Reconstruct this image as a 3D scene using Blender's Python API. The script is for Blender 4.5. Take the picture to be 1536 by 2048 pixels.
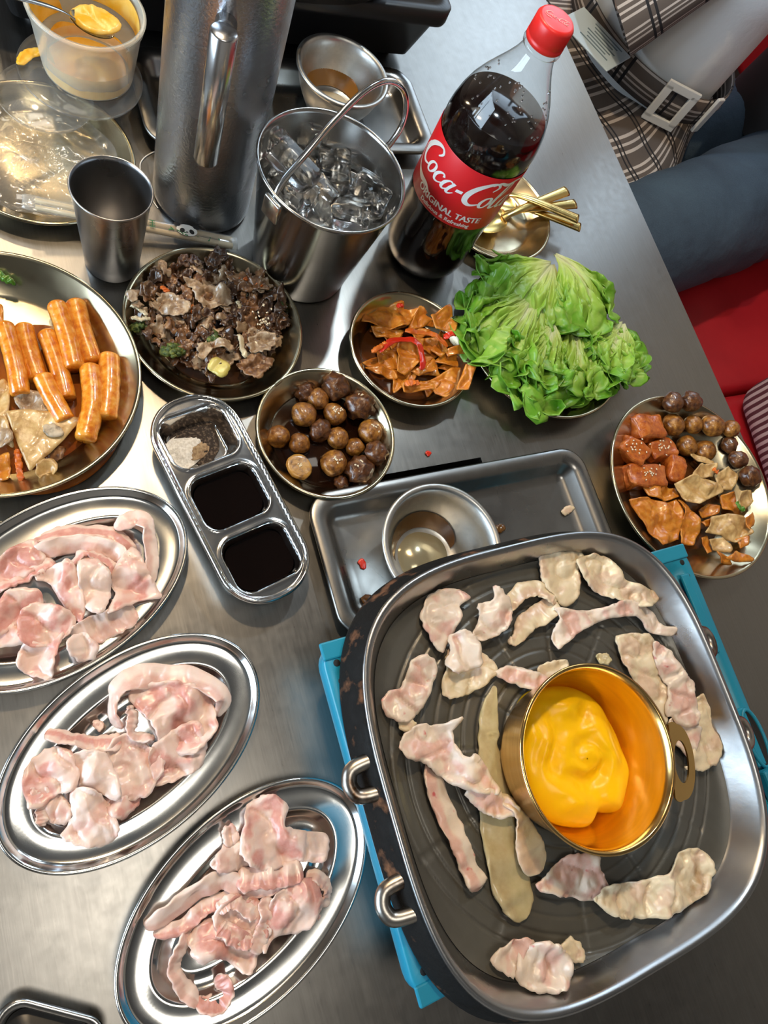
import bpy, bmesh, math, random
import numpy as np
from mathutils import Vector, noise
random.seed(7)
for o in list(bpy.data.objects):
    bpy.data.objects.remove(o, do_unlink=True)
SC = bpy.context.scene
COL = SC.collection
# ---------------------------------------------------------------- frame of reference
# working unit: camera hangs 0.68 u above the table top (z = 0); 1 u = U metres; table top TZ metres above the floor
U, TZ, CH, FPX = 0.794, 0.75, 0.68, 1400.0
NADIR = (235.0, 1532.0)
def _rot():
    n = np.array([(NADIR[0]-768)/FPX, (NADIR[1]-1024)/FPX, 1.0]); n /= np.linalg.norm(n)
    up = -n
    X = np.array([1, 0, 0.0]) - up*up[0]; X /= np.linalg.norm(X)
    Y = np.cross(up, X); a = math.radians(-18)
    Rz = np.array([[math.cos(a), -math.sin(a), 0], [math.sin(a), math.cos(a), 0], [0, 0, 1]])
    return Rz @ np.array([X, Y, up])
RC = _rot()
def P(px, py, z=0.0):
    """photo pixel -> point on the horizontal plane z (units above the table top)"""
    w = RC @ np.array([(px-768)/FPX, (py-1024)/FPX, 1.0])
    t = (z-CH)/w[2]
    return np.array([w[0]*t, w[1]*t, z])
def pxs(px, py, z=0.0):
    """size of one photo pixel there, in units"""
    a, b, c = P(px, py, z), P(px+1, py, z), P(px, py+1, z)
    return 0.5*(np.linalg.norm(b-a)+np.linalg.norm(c-a))
def W(p):
    return Vector((p[0]*U, p[1]*U, p[2]*U+TZ))
# ---------------------------------------------------------------- camera
cd = bpy.data.cameras.new('camera'); cam = bpy.data.objects.new('camera', cd); COL.objects.link(cam)
cd.sensor_fit = 'VERTICAL'; cd.sensor_height = 36.0; cd.sensor_width = 27.0
cd.lens = FPX/2048*36.0; cd.clip_start = 0.02; cd.clip_end = 60
from mathutils import Matrix
M = Matrix.Identity(4)
for i in range(3):
    M[i][0] = RC[i, 0]; M[i][1] = -RC[i, 1]; M[i][2] = -RC[i, 2]
M.translation = W((0, 0, CH)); cam.matrix_world = M
SC.camera = cam
# ---------------------------------------------------------------- colour management, world, lights
SC.view_settings.view_transform = 'Standard'; SC.view_settings.look = 'None'
SC.view_settings.gamma = 1.0; SC.view_settings.use_curve_mapping = False
SC.view_settings.exposure = 0.12
wd = bpy.data.worlds.new('world'); SC.world = wd; wd.use_nodes = True
bg = wd.node_tree.nodes['Background']; bg.inputs[0].default_value = (0.62, 0.78, 1.0, 1); bg.inputs[1].default_value = 1.0
def area(name, loc, target, sx, sy, power, col, spread=180):
    l = bpy.data.lights.new(name, 'AREA'); l.shape = 'RECTANGLE'; l.size = sx; l.size_y = sy
    l.energy = power; l.color = col; l.spread = math.radians(spread)
    o = bpy.data.objects.new(name, l); COL.objects.link(o); o.location = loc
    o.rotation_euler = (Vector(target)-Vector(loc)).to_track_quat('-Z', 'Y').to_euler()
    return o
area('window_daylight', (-2.34, .35, 1.35), (1.0, .75, .95), 2.4, 1.1, 100, (0.66, 0.84, 1.0))
# daylight entering by the window above the bench
area('window_daylight', (1.92, 1.95, 1.85), (0.5, 0.9, 0.9), 1.4, 1.15, 16, (0.66, 0.83, 1.0))
# ---------------------------------------------------------------- object helpers
def mk(name, V, F, mat, parent=None, smooth=True, attrs=None, uv=None, origin=None):
    V = np.asarray(V, float)
    A = np.c_[V[:, 0]*U, V[:, 1]*U, V[:, 2]*U+TZ]
    if parent is not None:
        base = np.array(parent['base'][:])
    elif origin is not None:
        base = np.array(W(origin))
    else:
        base = np.array([(A[:, 0].min()+A[:, 0].max())/2, (A[:, 1].min()+A[:, 1].max())/2, A[:, 2].min()])
    me = bpy.data.meshes.new(name)
    me.from_pydata((A-base).tolist(), [], [tuple(int(i) for i in f) for f in F])
    me.validate()
    bm = bmesh.new(); bm.from_mesh(me); bmesh.ops.recalc_face_normals(bm, faces=bm.faces); bm.to_mesh(me); bm.free()
    if smooth:
        me.polygons.foreach_set('use_smooth', [True]*len(me.polygons))
    if attrs:
        for k, v in attrs.items():
            a = me.attributes.new(k, 'FLOAT', 'POINT'); a.data.foreach_set('value', np.asarray(v, float))
    if uv is not None:
        ul = me.uv_layers.new(name='UVMap'); vi = np.zeros(len(me.loops), int); me.loops.foreach_get('vertex_index', vi)
        ul.data.foreach_set('uv', np.asarray(uv, float)[vi].ravel())
    if mat is not None:
        me.materials.append(mat)
    o = bpy.data.objects.new(name, me); COL.objects.link(o)
    if parent is not None:
        o.parent = parent
        o['base'] = list(base)
    else:
        o.location = base; o['base'] = list(base)
    return o
def thing(name, base, label, cat, group=None):
    o = bpy.data.objects.new(name, None); COL.objects.link(o); o.empty_display_size = 0.02
    o.location = W(base); o['base'] = list(W(base)); o['label'] = label; o['category'] = cat
    if group: o['group'] = group
    return o
def tag(o, label, cat, group=None, kind=None):
    o['label'] = label; o['category'] = cat
    if group: o['group'] = group
    if kind: o['kind'] = kind
    return o
def struct(o):
    o['kind'] = 'structure'; return o
def autosmooth(o, deg=35):
    me = o.data; bm = bmesh.new(); bm.from_mesh(me); c = math.radians(deg)
    for e in bm.edges:
        if len(e.link_faces) == 2 and e.calc_face_angle(0) > c: e.smooth = False
    bm.to_mesh(me); bm.free()
# ---- outlines (counter-clockwise, n points)
def circ(r, n=72):
    return [(r*math.cos(2*math.pi*i/n), r*math.sin(2*math.pi*i/n)) for i in range(n)]
def elli(a, b, n=96):
    return [(a*math.cos(2*math.pi*i/n), b*math.sin(2*math.pi*i/n)) for i in range(n)]
def supe(a, b, e=3.5, n=144):
    out = []
    for i in range(n):
        t = 2*math.pi*i/n; c, s = math.cos(t), math.sin(t)
        r = (abs(c/a)**e+abs(s/b)**e)**(-1/e); out.append((r*c, r*s))
    return out
def rrect(w, h, r, k=8, m=3):
    """half sizes w, h"""
    r = max(min(r, w, h), 1e-4); out = []
    for cx, cy, a0 in ((w-r, h-r, 0), (-w+r, h-r, 90), (-w+r, -h+r, 180), (w-r, -h+r, 270)):
        for i in range(k+1):
            a = math.radians(a0+90*i/k); out.append((cx+r*math.cos(a), cy+r*math.sin(a)))
    return out
def place(pts, c, rot=0.0):
    cs, sn = math.cos(rot), math.sin(rot)
    return [(c[0]+x*cs-y*sn, c[1]+x*sn+y*cs) for x, y in pts]
def loft(rings, cap0=True, cap1=True, closed=True, uv=False):
    """rings: lists of 3-D points with the same count"""
    n = len(rings[0]); V = [p for r in rings for p in r]; F = []
    for i in range(len(rings)-1):
        for j in range(n if closed else n-1):
            k = (j+1) % n
            F.append((i*n+j, i*n+k, (i+1)*n+k, (i+1)*n+j))
    if cap0: F.append(tuple(range(n))[::-1])
    if cap1: F.append(tuple((len(rings)-1)*n+j for j in range(n)))
    return V, F
def rings2(outl, prof, c, rot=0.0):
    """outl(d) -> outline inset by d; prof = [(d, z)...]"""
    return [[(x, y, z) for x, y in place(outl(d), c, rot)] for d, z in prof]
def lathe(name, prof, c, mat, parent=None, n=72, cap0=True, cap1=True, **k):
    rings = [[(c[0]+x, c[1]+y, z) for x, y in circ(max(r, 1e-5), n)] for r, z in prof]
    V, F = loft(rings, cap0, cap1)
    return mk(name, V, F, mat, parent, **k)
def box(c, s, bev=0.0, rot=0.0, bev_seg=2):
    """chamfered box as V,F"""
    bm = bmesh.new(); bmesh.ops.create_cube(bm, size=1)
    for v in bm.verts: v.co = Vector((v.co.x*s[0], v.co.y*s[1], v.co.z*s[2]))
    if bev: bmesh.ops.bevel(bm, geom=list(bm.edges), offset=bev, segments=bev_seg, profile=0.5, affect='EDGES')
    cs, sn = math.cos(rot), math.sin(rot); bm.verts.index_update()
    V = [(c[0]+v.co.x*cs-v.co.y*sn, c[1]+v.co.x*sn+v.co.y*cs, c[2]+v.co.z) for v in bm.verts]
    F = [tuple(v.index for v in f.verts) for f in bm.faces]; bm.free()
    return V, F
def merge(*parts):
    V, F = [], []
    for v, f in parts:
        o = len(V); V += [tuple(p) for p in v]; F += [tuple(i+o for i in q) for q in f]
    return V, F
def crom(pts, n, closed=False):
    """Catmull-Rom resample, n points in all"""
    p = np.asarray(pts, float); m = len(p)
    if m == 2 and not closed:
        t = np.linspace(0, 1, n)[:, None]; return p[0]*(1-t)+p[1]*t
    out = []
    segs = m if closed else m-1
    ts = np.linspace(0, segs, n, endpoint=not closed)
    for t in ts:
        i = min(int(t), segs-1); u = t-i
        if closed: a, b, c, d = p[(i-1) % m], p[i], p[(i+1) % m], p[(i+2) % m]
        else: a, b, c, d = p[max(i-1, 0)], p[i], p[min(i+1, m-1)], p[min(i+2, m-1)]
        out.append(0.5*((2*b)+(-a+c)*u+(2*a-5*b+4*c-d)*u*u+(-a+3*b-3*c+d)*u**3))
    return np.array(out)
def tube(pts, rad, n=12, closed=False, flat=1.0):
    """round bar along 3-D points (already dense); rad scalar or list; V,F"""
    p = np.asarray(pts, float); m = len(p); rad = np.broadcast_to(np.asarray(rad, float), (m,))
    rings = []; up = None
    for i in range(m):
        a = p[(i-1) % m] if (closed or i > 0) else p[i]; b = p[(i+1) % m] if (closed or i < m-1) else p[i]
        t = b-a; t = t/(np.linalg.norm(t)+1e-12)
        if up is None:
            up = np.array([0, 0, 1.0]) if abs(t[2]) < .9 else np.array([1.0, 0, 0])
        s = np.cross(t, up); s /= np.linalg.norm(s)+1e-12; up = np.cross(s, t)
        rings.append([tuple(p[i]+rad[i]*(math.cos(2*math.pi*j/n)*s+flat*math.sin(2*math.pi*j/n)*up)) for j in range(n)])
    if closed: rings.append(rings[0])
    return loft(rings, not closed, not closed)
def vcyl(c, r, z0, z1, n=24, bev=0.0):
    b = bev or 1e-4
    pr = [(r-b, z0), (r, z0+b), (r, z1-b), (r-b, z1)]
    return loft([[(c[0]+x, c[1]+y, z) for x, y in circ(q, n)] for q, z in pr])
# ---------------------------------------------------------------- materials
def newmat(name):
    m = bpy.data.materials.new(name); m.use_nodes = True; nt = m.node_tree
    return m, nt, nt.nodes['Principled BSDF']
def c4(c): return (c[0], c[1], c[2], 1)
def tnoise(nt, scale, detail=4, stretch=(1, 1, 1), rough=.55, dist=0.0, src='Object'):
    tc = nt.nodes.new('ShaderNodeTexCoord'); mp = nt.nodes.new('ShaderNodeMapping'); mp.inputs['Scale'].default_value = stretch
    nt.links.new(tc.outputs[src], mp.inputs[0])
    n = nt.nodes.new('ShaderNodeTexNoise'); n.inputs['Scale'].default_value = scale; n.inputs['Detail'].default_value = detail
    n.inputs['Roughness'].default_value = rough; n.inputs['Distortion'].default_value = dist
    nt.links.new(mp.outputs[0], n.inputs['Vector']); return n.outputs['Fac']
def ramp(nt, fac, stops):
    r = nt.nodes.new('ShaderNodeValToRGB'); e = r.color_ramp.elements
    while len(e) < len(stops): e.new(0.5)
    for i, (p, c) in enumerate(stops): e[i].position = p; e[i].color = c4(c) if hasattr(c, '__len__') else (c, c, c, 1)
    nt.links.new(fac, r.inputs[0]); return r.outputs[0]
def mixc(nt, fac, a, b, mode='MIX'):
    m = nt.nodes.new('ShaderNodeMix'); m.data_type = 'RGBA'; m.blend_type = mode
    for s, v in ((m.inputs[0], fac), (m.inputs[6], a), (m.inputs[7], b)):
        if hasattr(v, 'default_value') or hasattr(v, 'is_linked'): nt.links.new(v, s)
        elif hasattr(v, '__len__'): s.default_value = c4(v)
        else: s.default_value = v
    return m.outputs[2]
def bumpn(nt, b, h, strength, dist=.001):
    n = nt.nodes.new('ShaderNodeBump'); n.inputs['Strength'].default_value = strength; n.inputs['Distance'].default_value = dist
    nt.links.new(h, n.inputs['Height']); nt.links.new(n.outputs[0], b.inputs['Normal']); return n
def attrf(nt, name):
    a = nt.nodes.new('ShaderNodeAttribute'); a.attribute_name = name; return a.outputs['Fac']
def surf(name, col, rough=.5, metal=0.0, col2=None, ns=40, stretch=(1, 1, 1), lo=.4, hi=.6, rv=0.0, bump=0.0, bs=None, bd=.001, detail=4, spec=None, dist=0.0, **kw):
    m, nt, b = newmat(name)
    b.inputs['Base Color'].default_value = c4(col); b.inputs['Roughness'].default_value = rough; b.inputs['Metallic'].default_value = metal
    if spec is not None: b.inputs['Specular IOR Level'].default_value = spec
    for k, v in kw.items(): b.inputs[k.replace('_', ' ')].default_value = v
    if col2 is not None or rv:
        f = tnoise(nt, ns, detail, stretch, dist=dist)
        if col2 is not None: nt.links.new(ramp(nt, f, [(lo, col), (hi, col2)]), b.inputs['Base Color'])
        if rv: nt.links.new(ramp(nt, f, [(.3, max(rough-rv, .02)), (.7, rough+rv)]), b.inputs['Roughness'])
    if bump:
        bumpn(nt, b, tnoise(nt, bs or ns, 5, stretch), bump, bd)
    return m
def plastic(name, tint=(1, 1, 1), gl=.9, rough=.05, base=.06, haze=0.0, hcol=(.9, .9, .9)):
    """thin clear sheet: transparent with a fresnel gloss and a little haze"""
    m, nt, b = newmat(name); nt.nodes.remove(b)
    out = nt.nodes['Material Output']
    tr = nt.nodes.new('ShaderNodeBsdfTransparent'); tr.inputs[0].default_value = c4(tint)
    g = nt.nodes.new('ShaderNodeBsdfGlossy'); g.inputs['Roughness'].default_value = rough
    lw = nt.nodes.new('ShaderNodeLayerWeight'); lw.inputs[0].default_value = .5
    fr = nt.nodes.new('ShaderNodeMath'); fr.operation = 'POWER'; fr.inputs[1].default_value = 4.0; nt.links.new(lw.outputs['Facing'], fr.inputs[0])
    mu = nt.nodes.new('ShaderNodeMath'); mu.operation = 'MULTIPLY_ADD'; mu.inputs[1].default_value = gl; mu.inputs[2].default_value = base; mu.use_clamp = True
    nt.links.new(fr.outputs[0], mu.inputs[0])
    mx = nt.nodes.new('ShaderNodeMixShader'); nt.links.new(mu.outputs[0], mx.inputs[0]); nt.links.new(tr.outputs[0], mx.inputs[1]); nt.links.new(g.outputs[0], mx.inputs[2])
    last = mx
    if haze:
        d = nt.nodes.new('ShaderNodeBsdfDiffuse'); d.inputs[0].default_value = c4(hcol)
        m2 = nt.nodes.new('ShaderNodeMixShader'); m2.inputs[0].default_value = haze
        nt.links.new(mx.outputs[0], m2.inputs[1]); nt.links.new(d.outputs[0], m2.inputs[2]); last = m2
    nt.links.new(last.outputs[0], out.inputs[0]); return m
MT = {}
def table_mat():
    m, nt, b = newmat('table_steel'); b.inputs['Metallic'].default_value = 1.0
    big = tnoise(nt, 3.0, 3); brush = tnoise(nt, 30, 3, (30, 1.2, 1)); scr = tnoise(nt, 130, 3)
    base = ramp(nt, brush, [(.3, (.25, .236, .217)), (.7, (.295, .28, .257))])
    nt.links.new(mixc(nt, .35, base, ramp(nt, big, [(.35, (.23, .218, .20)), (.65, (.34, .327, .305))])), b.inputs['Base Color'])
    r1 = ramp(nt, brush, [(.3, .27), (.7, .34)])
    nt.links.new(mixc(nt, .5, r1, ramp(nt, scr, [(.3, .27), (.7, .36)])), b.inputs['Roughness'])
    bumpn(nt, b, brush, .04, .0004); return m
MT['table'] = table_mat()
MT['steel'] = surf('stainless_steel', (.50, .49, .47), .2, 1.0, (.42, .41, .39), 25, rv=.06, bump=.05, bs=60, bd=.0006)
MT['steel_bright'] = surf('polished_steel', (.70, .69, .67), .12, 1.0, rv=.04, ns=30)
MT['steel_satin'] = surf('satin_steel', (.38, .38, .385), .33, 1.0, (.44, .44, .45), 18, rv=.08, bump=.06, bs=260, bd=.0005)
MT['steel_warm_lit'] = surf('warm_lit_steel', (.56, .48, .33), .2, 1.0, (.48, .41, .27), 22, rv=.06, bump=.04, bs=70, bd=.0006)  # golden tint puts warm reflected light into plain steel's colour
MT['alu'] = surf('aluminium', (.60, .59, .56), .38, 1.0, (.50, .49, .46), 60, rv=.08, bump=.18, bs=90, bd=.001)
MT['traysteel'] = surf('tray_steel', (.34, .33, .315), .3, 1.0, (.24, .23, .215), 14, rv=.1, bump=.12, bs=40, bd=.001)
MT['brass'] = surf('brass', (.80, .56, .22), .2, 1.0, (.70, .47, .17), 30, rv=.05)
MT['gold'] = surf('gold_steel', (.83, .60, .22), .22, 1.0, rv=.05, ns=60)
MT['black'] = surf('black_enamel', (.012, .012, .013), .35)
MT['dark'] = surf('dark_void', (.006, .006, .006), .8)
# ================================================================ the room
def A(x, y, z):
    return (x/U, y/U, (z-TZ)/U)
def abox(x0, x1, y0, y1, z0, z1, bev=0.0):
    c = A((x0+x1)/2, (y0+y1)/2, (z0+z1)/2)
    return box(c, ((x1-x0)/U, (y1-y0)/U, (z1-z0)/U), bev/U)
MT['floor'] = surf('floor_tile', (.10, .09, .085), .45, 0, (.15, .135, .12), 6, rv=.08)
MT['wall'] = surf('wall_paint', (.34, .30, .26), .8, 0, (.40, .35, .30), 4)
MT['wallb'] = surf('wall_brown', (.30, .25, .20), .7, 0, (.36, .30, .24), 5)
MT['ceil'] = surf('ceiling_paint', (.17, .155, .14), .85, 0, (.14, .13, .12), 3)
MT['frame'] = surf('window_frame_paint', (.05, .05, .05), .5)
RX0, RX1, RY0, RY1, RZ = -2.3, 1.90, -2.4, 3.6, 2.8
struct(mk('floor', *abox(RX0-.1, RX1+.2, RY0-.1, RY1+.1, -.1, 0), MT['floor'], smooth=False))
struct(mk('ceiling', *abox(RX0-.1, RX1+.2, RY0-.1, RY1+.1, RZ, RZ+.1), MT['ceil'], smooth=False))
struct(mk('wall_left', *merge(abox(RX0-.1, RX0, RY0, -.9, 0, RZ), abox(RX0-.1, RX0, 1.6, RY1, 0, RZ), abox(RX0-.1, RX0, -.9, 1.6, 0, .78), abox(RX0-.1, RX0, -.9, 1.6, 1.92, RZ)), MT['wall'], smooth=False))
struct(mk('wall_back', *abox(RX0, RX1, RY1, RY1+.1, 0, RZ), MT['wallb'], smooth=False))
struct(mk('wall_front', *abox(RX0, RX1, RY0-.1, RY0, 0, RZ), MT['wall'], smooth=False))
WY0, WY1, WZ0, WZ1 = 1.2, 2.7, 1.25, 2.45
struct(mk('wall_right', *merge(abox(RX1, RX1+.12, RY0, WY0, 0, RZ), abox(RX1, RX1+.12, WY1, RY1, 0, RZ),
       abox(RX1, RX1+.12, WY0, WY1, 0, WZ0), abox(RX1, RX1+.12, WY0, WY1, WZ1, RZ)), MT['wallb'], smooth=False))
wf = []
for y in (WY0+.02, (WY0+WY1)/2, WY1-.02): wf.append(abox(RX1-.01, RX1+.03, y-.03, y+.03, WZ0, WZ1))
for z in (WZ0+.02, WZ1-.02): wf.append(abox(RX1-.01, RX1+.03, WY0, WY1, z-.03, z+.03))
struct(mk('window_1', *merge(*wf), MT['frame'], smooth=False))
wf = [abox(RX0-.04, RX0+.01, y-.03, y+.03, .78, 1.92) for y in (-.88, .35, 1.58)]+[abox(RX0-.04, RX0+.01, -.9, 1.6, z-.03, z+.03) for z in (.8, 1.9)]
struct(mk('window_2', *merge(*wf), MT['frame'], smooth=False))
# ceiling panels, added for soft fill light, and pendant lamps
def emis(name, col, s):
    m, nt, b = newmat(name); b.inputs['Base Color'].default_value = c4(col)
    b.inputs['Emission Color'].default_value = c4(col); b.inputs['Emission Strength'].default_value = s; return m
def fill_panel(x, y, power, label):
    t = thing('ceiling_fill_light', A(x, y, RZ-.03), label, 'light')
    mk('frame', *abox(x-.32, x+.32, y-.32, y+.32, RZ-.03, RZ), MT['frame'], t, smooth=False)
    mk('diffuser', *abox(x-.29, x+.29, y-.29, y+.29, RZ-.035, RZ-.029), MT['diff'], t, smooth=False)
    o = area('panel_light', (x, y, RZ-.04), (x, y, 0), .56, .56, power, (1, .93, .82)); o.parent = t; o.location -= t.location
MT['diff'] = emis('panel_diffuser', (1, .94, .84), 1.5)
MT['bulb'] = emis('warm_bulb', (1, .80, .52), 30)
def pendant(x, y, z, power, label, col=(1, .75, .47)):
    t = thing('pendant_lamp', A(x, y, z), label, 'lamp', 'pendant lamps over the table')
    c = A(x, y, z)
    lathe('lamp_shade', [(.13, .0+c[2]), (.128, c[2]+.004), (.05, c[2]+.12), (.02, c[2]+.15), (.018, c[2]+.148), (.045, c[2]+.116), (.122, c[2])], c, MT['black'], t, 40, False, False)
    mk('cord', *tube([(c[0], c[1], c[2]+.148), (c[0], c[1], (RZ-TZ)/U)], .004, 8), MT['black'], t)
    lathe('bulb', [(.002, c[2]+.0), (.02, c[2]+.006), (.03, c[2]+.025), (.026, c[2]+.05), (.012, c[2]+.085)], c, MT['bulb'], t, 24)
    l = bpy.data.lights.new('bulb_light', 'POINT'); l.energy = power; l.color = col; l.shadow_soft_size = .035
    o = bpy.data.objects.new('bulb_light', l); COL.objects.link(o); o.parent = t; o.location = (0, 0, -.035)
fill_panel(-.05, -.35, 5, 'added square ceiling fill panel over the near end of the table')
fill_panel(-.05, 1.5, 3, 'added square ceiling fill panel over the far end of the table')
pendant(-.05, 1.45, 1.95, 11, 'black pendant lamp hanging past the black stove')
pendant(.75, .95, 2.05, 20, 'black pendant lamp hanging over the bench side of the table', (.74, .89, 1.0))  # cool, strong light added here to brighten the white shirt
pendant(.05, .75, 2.05, 33, 'black pendant lamp hanging over the middle of the table')
# ================================================================ table
tt = thing('dining_table', (.36, .4, -TZ/U), 'brushed stainless steel dining table with a rectangular slot', 'table')
TX0, TX1, TY0, TY1 = -.17, .887, -.75, 1.75
sx0, sx1, sy0, sy1 = .30, .455, .115, .2165
def top_with_hole():
    xs = [TX0, sx0, sx1, TX1]; ys = [TY0, sy0, sy1, TY1]; V, F = [], []
    for z in (0, -.045):
        for y in ys:
            for x in xs: V.append((x, y, z))
    for k in (0, 16):
        for j in range(3):
            for i in range(3):
                if i == 1 and j == 1: continue
                F.append((k+j*4+i, k+j*4+i+1, k+j*4+i+5, k+j*4+i+4))
    per = [0, 1, 2, 3, 7, 11, 15, 14, 13, 12, 8, 4]
    for a, b in zip(per, per[1:]+per[:1]): F.append((a, b, b+16, a+16))
    h = [5, 6, 10, 9]
    for a, b in zip(h, h[1:]+h[:1]): F.append((a, b, b+16, a+16))
    return V, F
mk('table_top', *top_with_hole(), MT['table'], tt, smooth=False)
mk('slot_box', *merge(box((sx0-.008, (sy0+sy1)/2, -.12), (.008, sy1-sy0+.02, .15)), box((sx1+.008, (sy0+sy1)/2, -.12), (.008, sy1-sy0+.02, .15)),
   box(((sx0+sx1)/2, sy0-.006, -.12), (sx1-sx0, .008, .15)), box(((sx0+sx1)/2, sy1+.006, -.12), (sx1-sx0, .008, .15)), box(((sx0+sx1)/2, (sy0+sy1)/2, -.195), (sx1-sx0+.03, sy1-sy0+.03, .008))), MT['dark'], tt, smooth=False)
for lx in (TX0+.08, TX1-.08):
    for ly in (TY0+.1, TY1-.1):
        mk('leg', *box((lx, ly, (-TZ/U-.045)/2), (.06, .06, TZ/U-.045), .004), MT['steel_satin'], tt, smooth=False)
# ================================================================ bench
MT['vinyl'] = surf('red_vinyl', (.42, .012, .018), .42, 0, (.36, .008, .014), 8, bump=.08, bs=240, bd=.0006)
bn = thing('bench', (1.33, .6, -TZ/U), 'red vinyl bench with seat cushions along the table', 'bench')
BZ = -.378
mk('bench_base', *abox(.86, 1.52, -1.0, 2.2, 0, .36), MT['black'], bn, smooth=False)
yy = [-1.25, -.45, .385, 1.22, 2.05, 2.75]
for a, b in zip(yy, yy[1:]):
    mk('seat_cushion', *box((1.49, (a+b)/2, BZ-.055), (.90, b-a-.006, .11), .022, 0, 4), MT['vinyl'], bn)
    mk('back_cushion', *box((2.00, (a+b)/2, BZ+.28), (.1, b-a-.006, .52), .03, 0, 4), MT['vinyl'], bn)
# ================================================================ generic tableware
def round_plate(c, r, h, label, mat, floor=.68, name='round_plate', group=None, rot=0):
    """shallow steel plate with flat floor, sloped wall and rolled rim"""
    f = r*floor
    prof = [(1e-4, .0005), (f, .0005), (f+.004, .002), (f+(r-f)*.55, h*.5), (r-.002, h-.003), (r+.0012, h-.0022), (r+.0018, h-.0006), (r+.001, h+.0009), (r-.0012, h+.001), (r-.003, h-.001),
            (f+(r-f)*.55-.002, h*.5+.002), (f+.003, .0045), (f-.003, .0026), (f*.5, .0024), (1e-4, .0024)]
    t = thing(name, (c[0], c[1], 0), label, 'plate', group)
    lathe('dish', prof, c, mat, t, 96)
    return t
def ovalp(c, label, a=.118, b=.0752, rot=math.radians(24)):
    t = thing('oval_platter', (c[0], c[1], 0), label, 'platter', 'steel oval platters of raw pork')
    def out(d): return elli(a-d, b-d, 120)
    prof = [(b-.002, .0006), (.036, .0006), (.030, .003), (.026, .0085), (.010, .0125), (.004, .0175), (.0005, .0195), (-.0008, .0205), (-.0004, .0218), (.0012, .0222), (.003, .0212), (.0055, .0165), (.0085, .0148), (.011, .0148), (.024, .0108), (.026, .0118), (.0285, .0098), (.033, .0045), (.037, .0026), (.046, .0026), (.0475, .0034), (.050, .0026), (b-.002, .0024)]
    V, F = loft(rings2(out, prof, c, rot)); mk('dish', V, F, MT['steel_oval'], t); return t
MT['steel_oval'] = surf('oval_steel', (.66, .66, .64), .15, 1.0, (.55, .55, .53), 20, rv=.05, bump=.05, bs=50, bd=.0006)
PL = {}
PL['o1'] = ovalp((-.014, .163), 'oval steel platter of raw pork touching the rice cake plate', rot=math.radians(23))
PL['o2'] = ovalp((.018, .012), 'oval steel platter of raw pork between the two other oval platters')
PL['o3'] = ovalp((.079, -.138), 'oval steel platter of raw pork beside the grill pan')
PL['beef'] = round_plate((.180, .410), .0926, .024, 'steel plate brass-toned with warm light in its colour, holding stir-fried beef', MT['steel_warm_lit'], .74)
PL['potato'] = round_plate((.266, .267), .0754, .024, 'small steel plate holding braised baby potatoes in dark sauce', MT['steel_warm_lit'], .72)
PL['mixed'] = round_plate((.724, .121), .1234, .034, 'steel plate of mixed side dishes beside the red bench', MT['steel_warm_lit'], .62)
PL['fish'] = round_plate((.399, .355), .0760, .026, 'small steel plate holding orange fish cake triangles', MT['steel_warm_lit'], .72)
PL['lettuce'] = round_plate((.592, .351), .1125, .026, 'steel plate holding green leaf lettuce', MT['steel_warm_lit'], .72)
PL['spoon'] = round_plate((.598, .557), .085, .02, 'empty steel plate with gold spoons resting on it', MT['steel_warm_lit'], .7)
PL['tteok'] = round_plate((-.035, .376), .1272, .028, 'large steel plate holding orange rice cakes in sauce', MT['steel_warm_lit'], .74)
PL['bag'] = round_plate((.046, .634), .0935, .02, 'steel plate under a clear plastic bag', MT['steel_warm_lit'], .74)
# ---- rectangular trays
def rtray(name, x0, x1, y0, y1, h, label, r=.03, rim=.016, mat=None):
    c = ((x0+x1)/2, (y0+y1)/2); w, hh = (x1-x0)/2, (y1-y0)/2
    t = thing(name, (c[0], c[1], 0), label, 'tray')
    def out(d): return rrect(w-d, hh-d, r-d*.8, 9)
    prof = [(hh-.002, .0008), (rim+.014, .0008), (rim+.006, .004), (rim, h-.003), (.001, h-.004), (0, h-.002), (.0, h), (.002, h+.0012), (rim-.002, h+.0008), (rim+.003, h-.003), (rim+.009, .006), (rim+.014, .0034), (rim+.022, .0028), (hh-.002, .0028)]
    V, F = loft(rings2(out, prof, c)); V = [(x+.0012*noise.noise((x*60, y*60, 1)), y+.0012*noise.noise((x*60, y*60, 5)), z) for x, y, z in V]
    mk('pan', V, F, mat or MT['traysteel'], t); return t
rtray('steel_tray', .221, .582, .047, .203, .021, 'scuffed rectangular steel tray holding a drip bowl beside the grill pan')
rtray('steel_tray', .160, .540, .645, .792, .021, 'rectangular steel tray in front of the black stove holding a sauce-stained bowl')
# ---- aluminium bowls
def bowl(c, r, h, z0, label, rb=.6):
    t = thing('metal_bowl', (c[0], c[1], z0), label, 'bowl')
    prof = [(1e-4, z0), (r*rb*.8, z0), (r*rb, z0+.003)]
    for i in range(1, 9):
        s = i/8; prof.append((r*rb+(r-.003-r*rb)*math.sin(s*math.pi/2), z0+.003+(h-.006)*s))
    prof += [(r+.0015, z0+h-.0035), (r+.002, z0+h-.0012), (r, z0+h), (r-.0035, z0+h-.0006), (r-.0055, z0+h-.004)]
    for i in range(7, -1, -1):
        s = i/8; prof.append((r*rb+(r-.006-r*rb)*math.sin(s*math.pi/2)-.001, z0+.005+(h-.008)*s))
    prof += [(r*rb*.7, z0+.0042), (1e-4, z0+.004)]
    lathe('bowl', prof, c, MT['alu'], t, 72); return t
BL = bowl((.338, .113), .0646, .058, .003, 'dull aluminium bowl with brown drippings in the tray beside the grill pan')
BU = bowl((.413, .731), .0585, .06, .003, 'dull aluminium bowl stained with brown sauce in front of the black stove')
MT['drip'] = surf('brown_drippings', (.10, .045, .012), .12, 0, (.16, .075, .02), 30, Alpha=.9)
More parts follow.
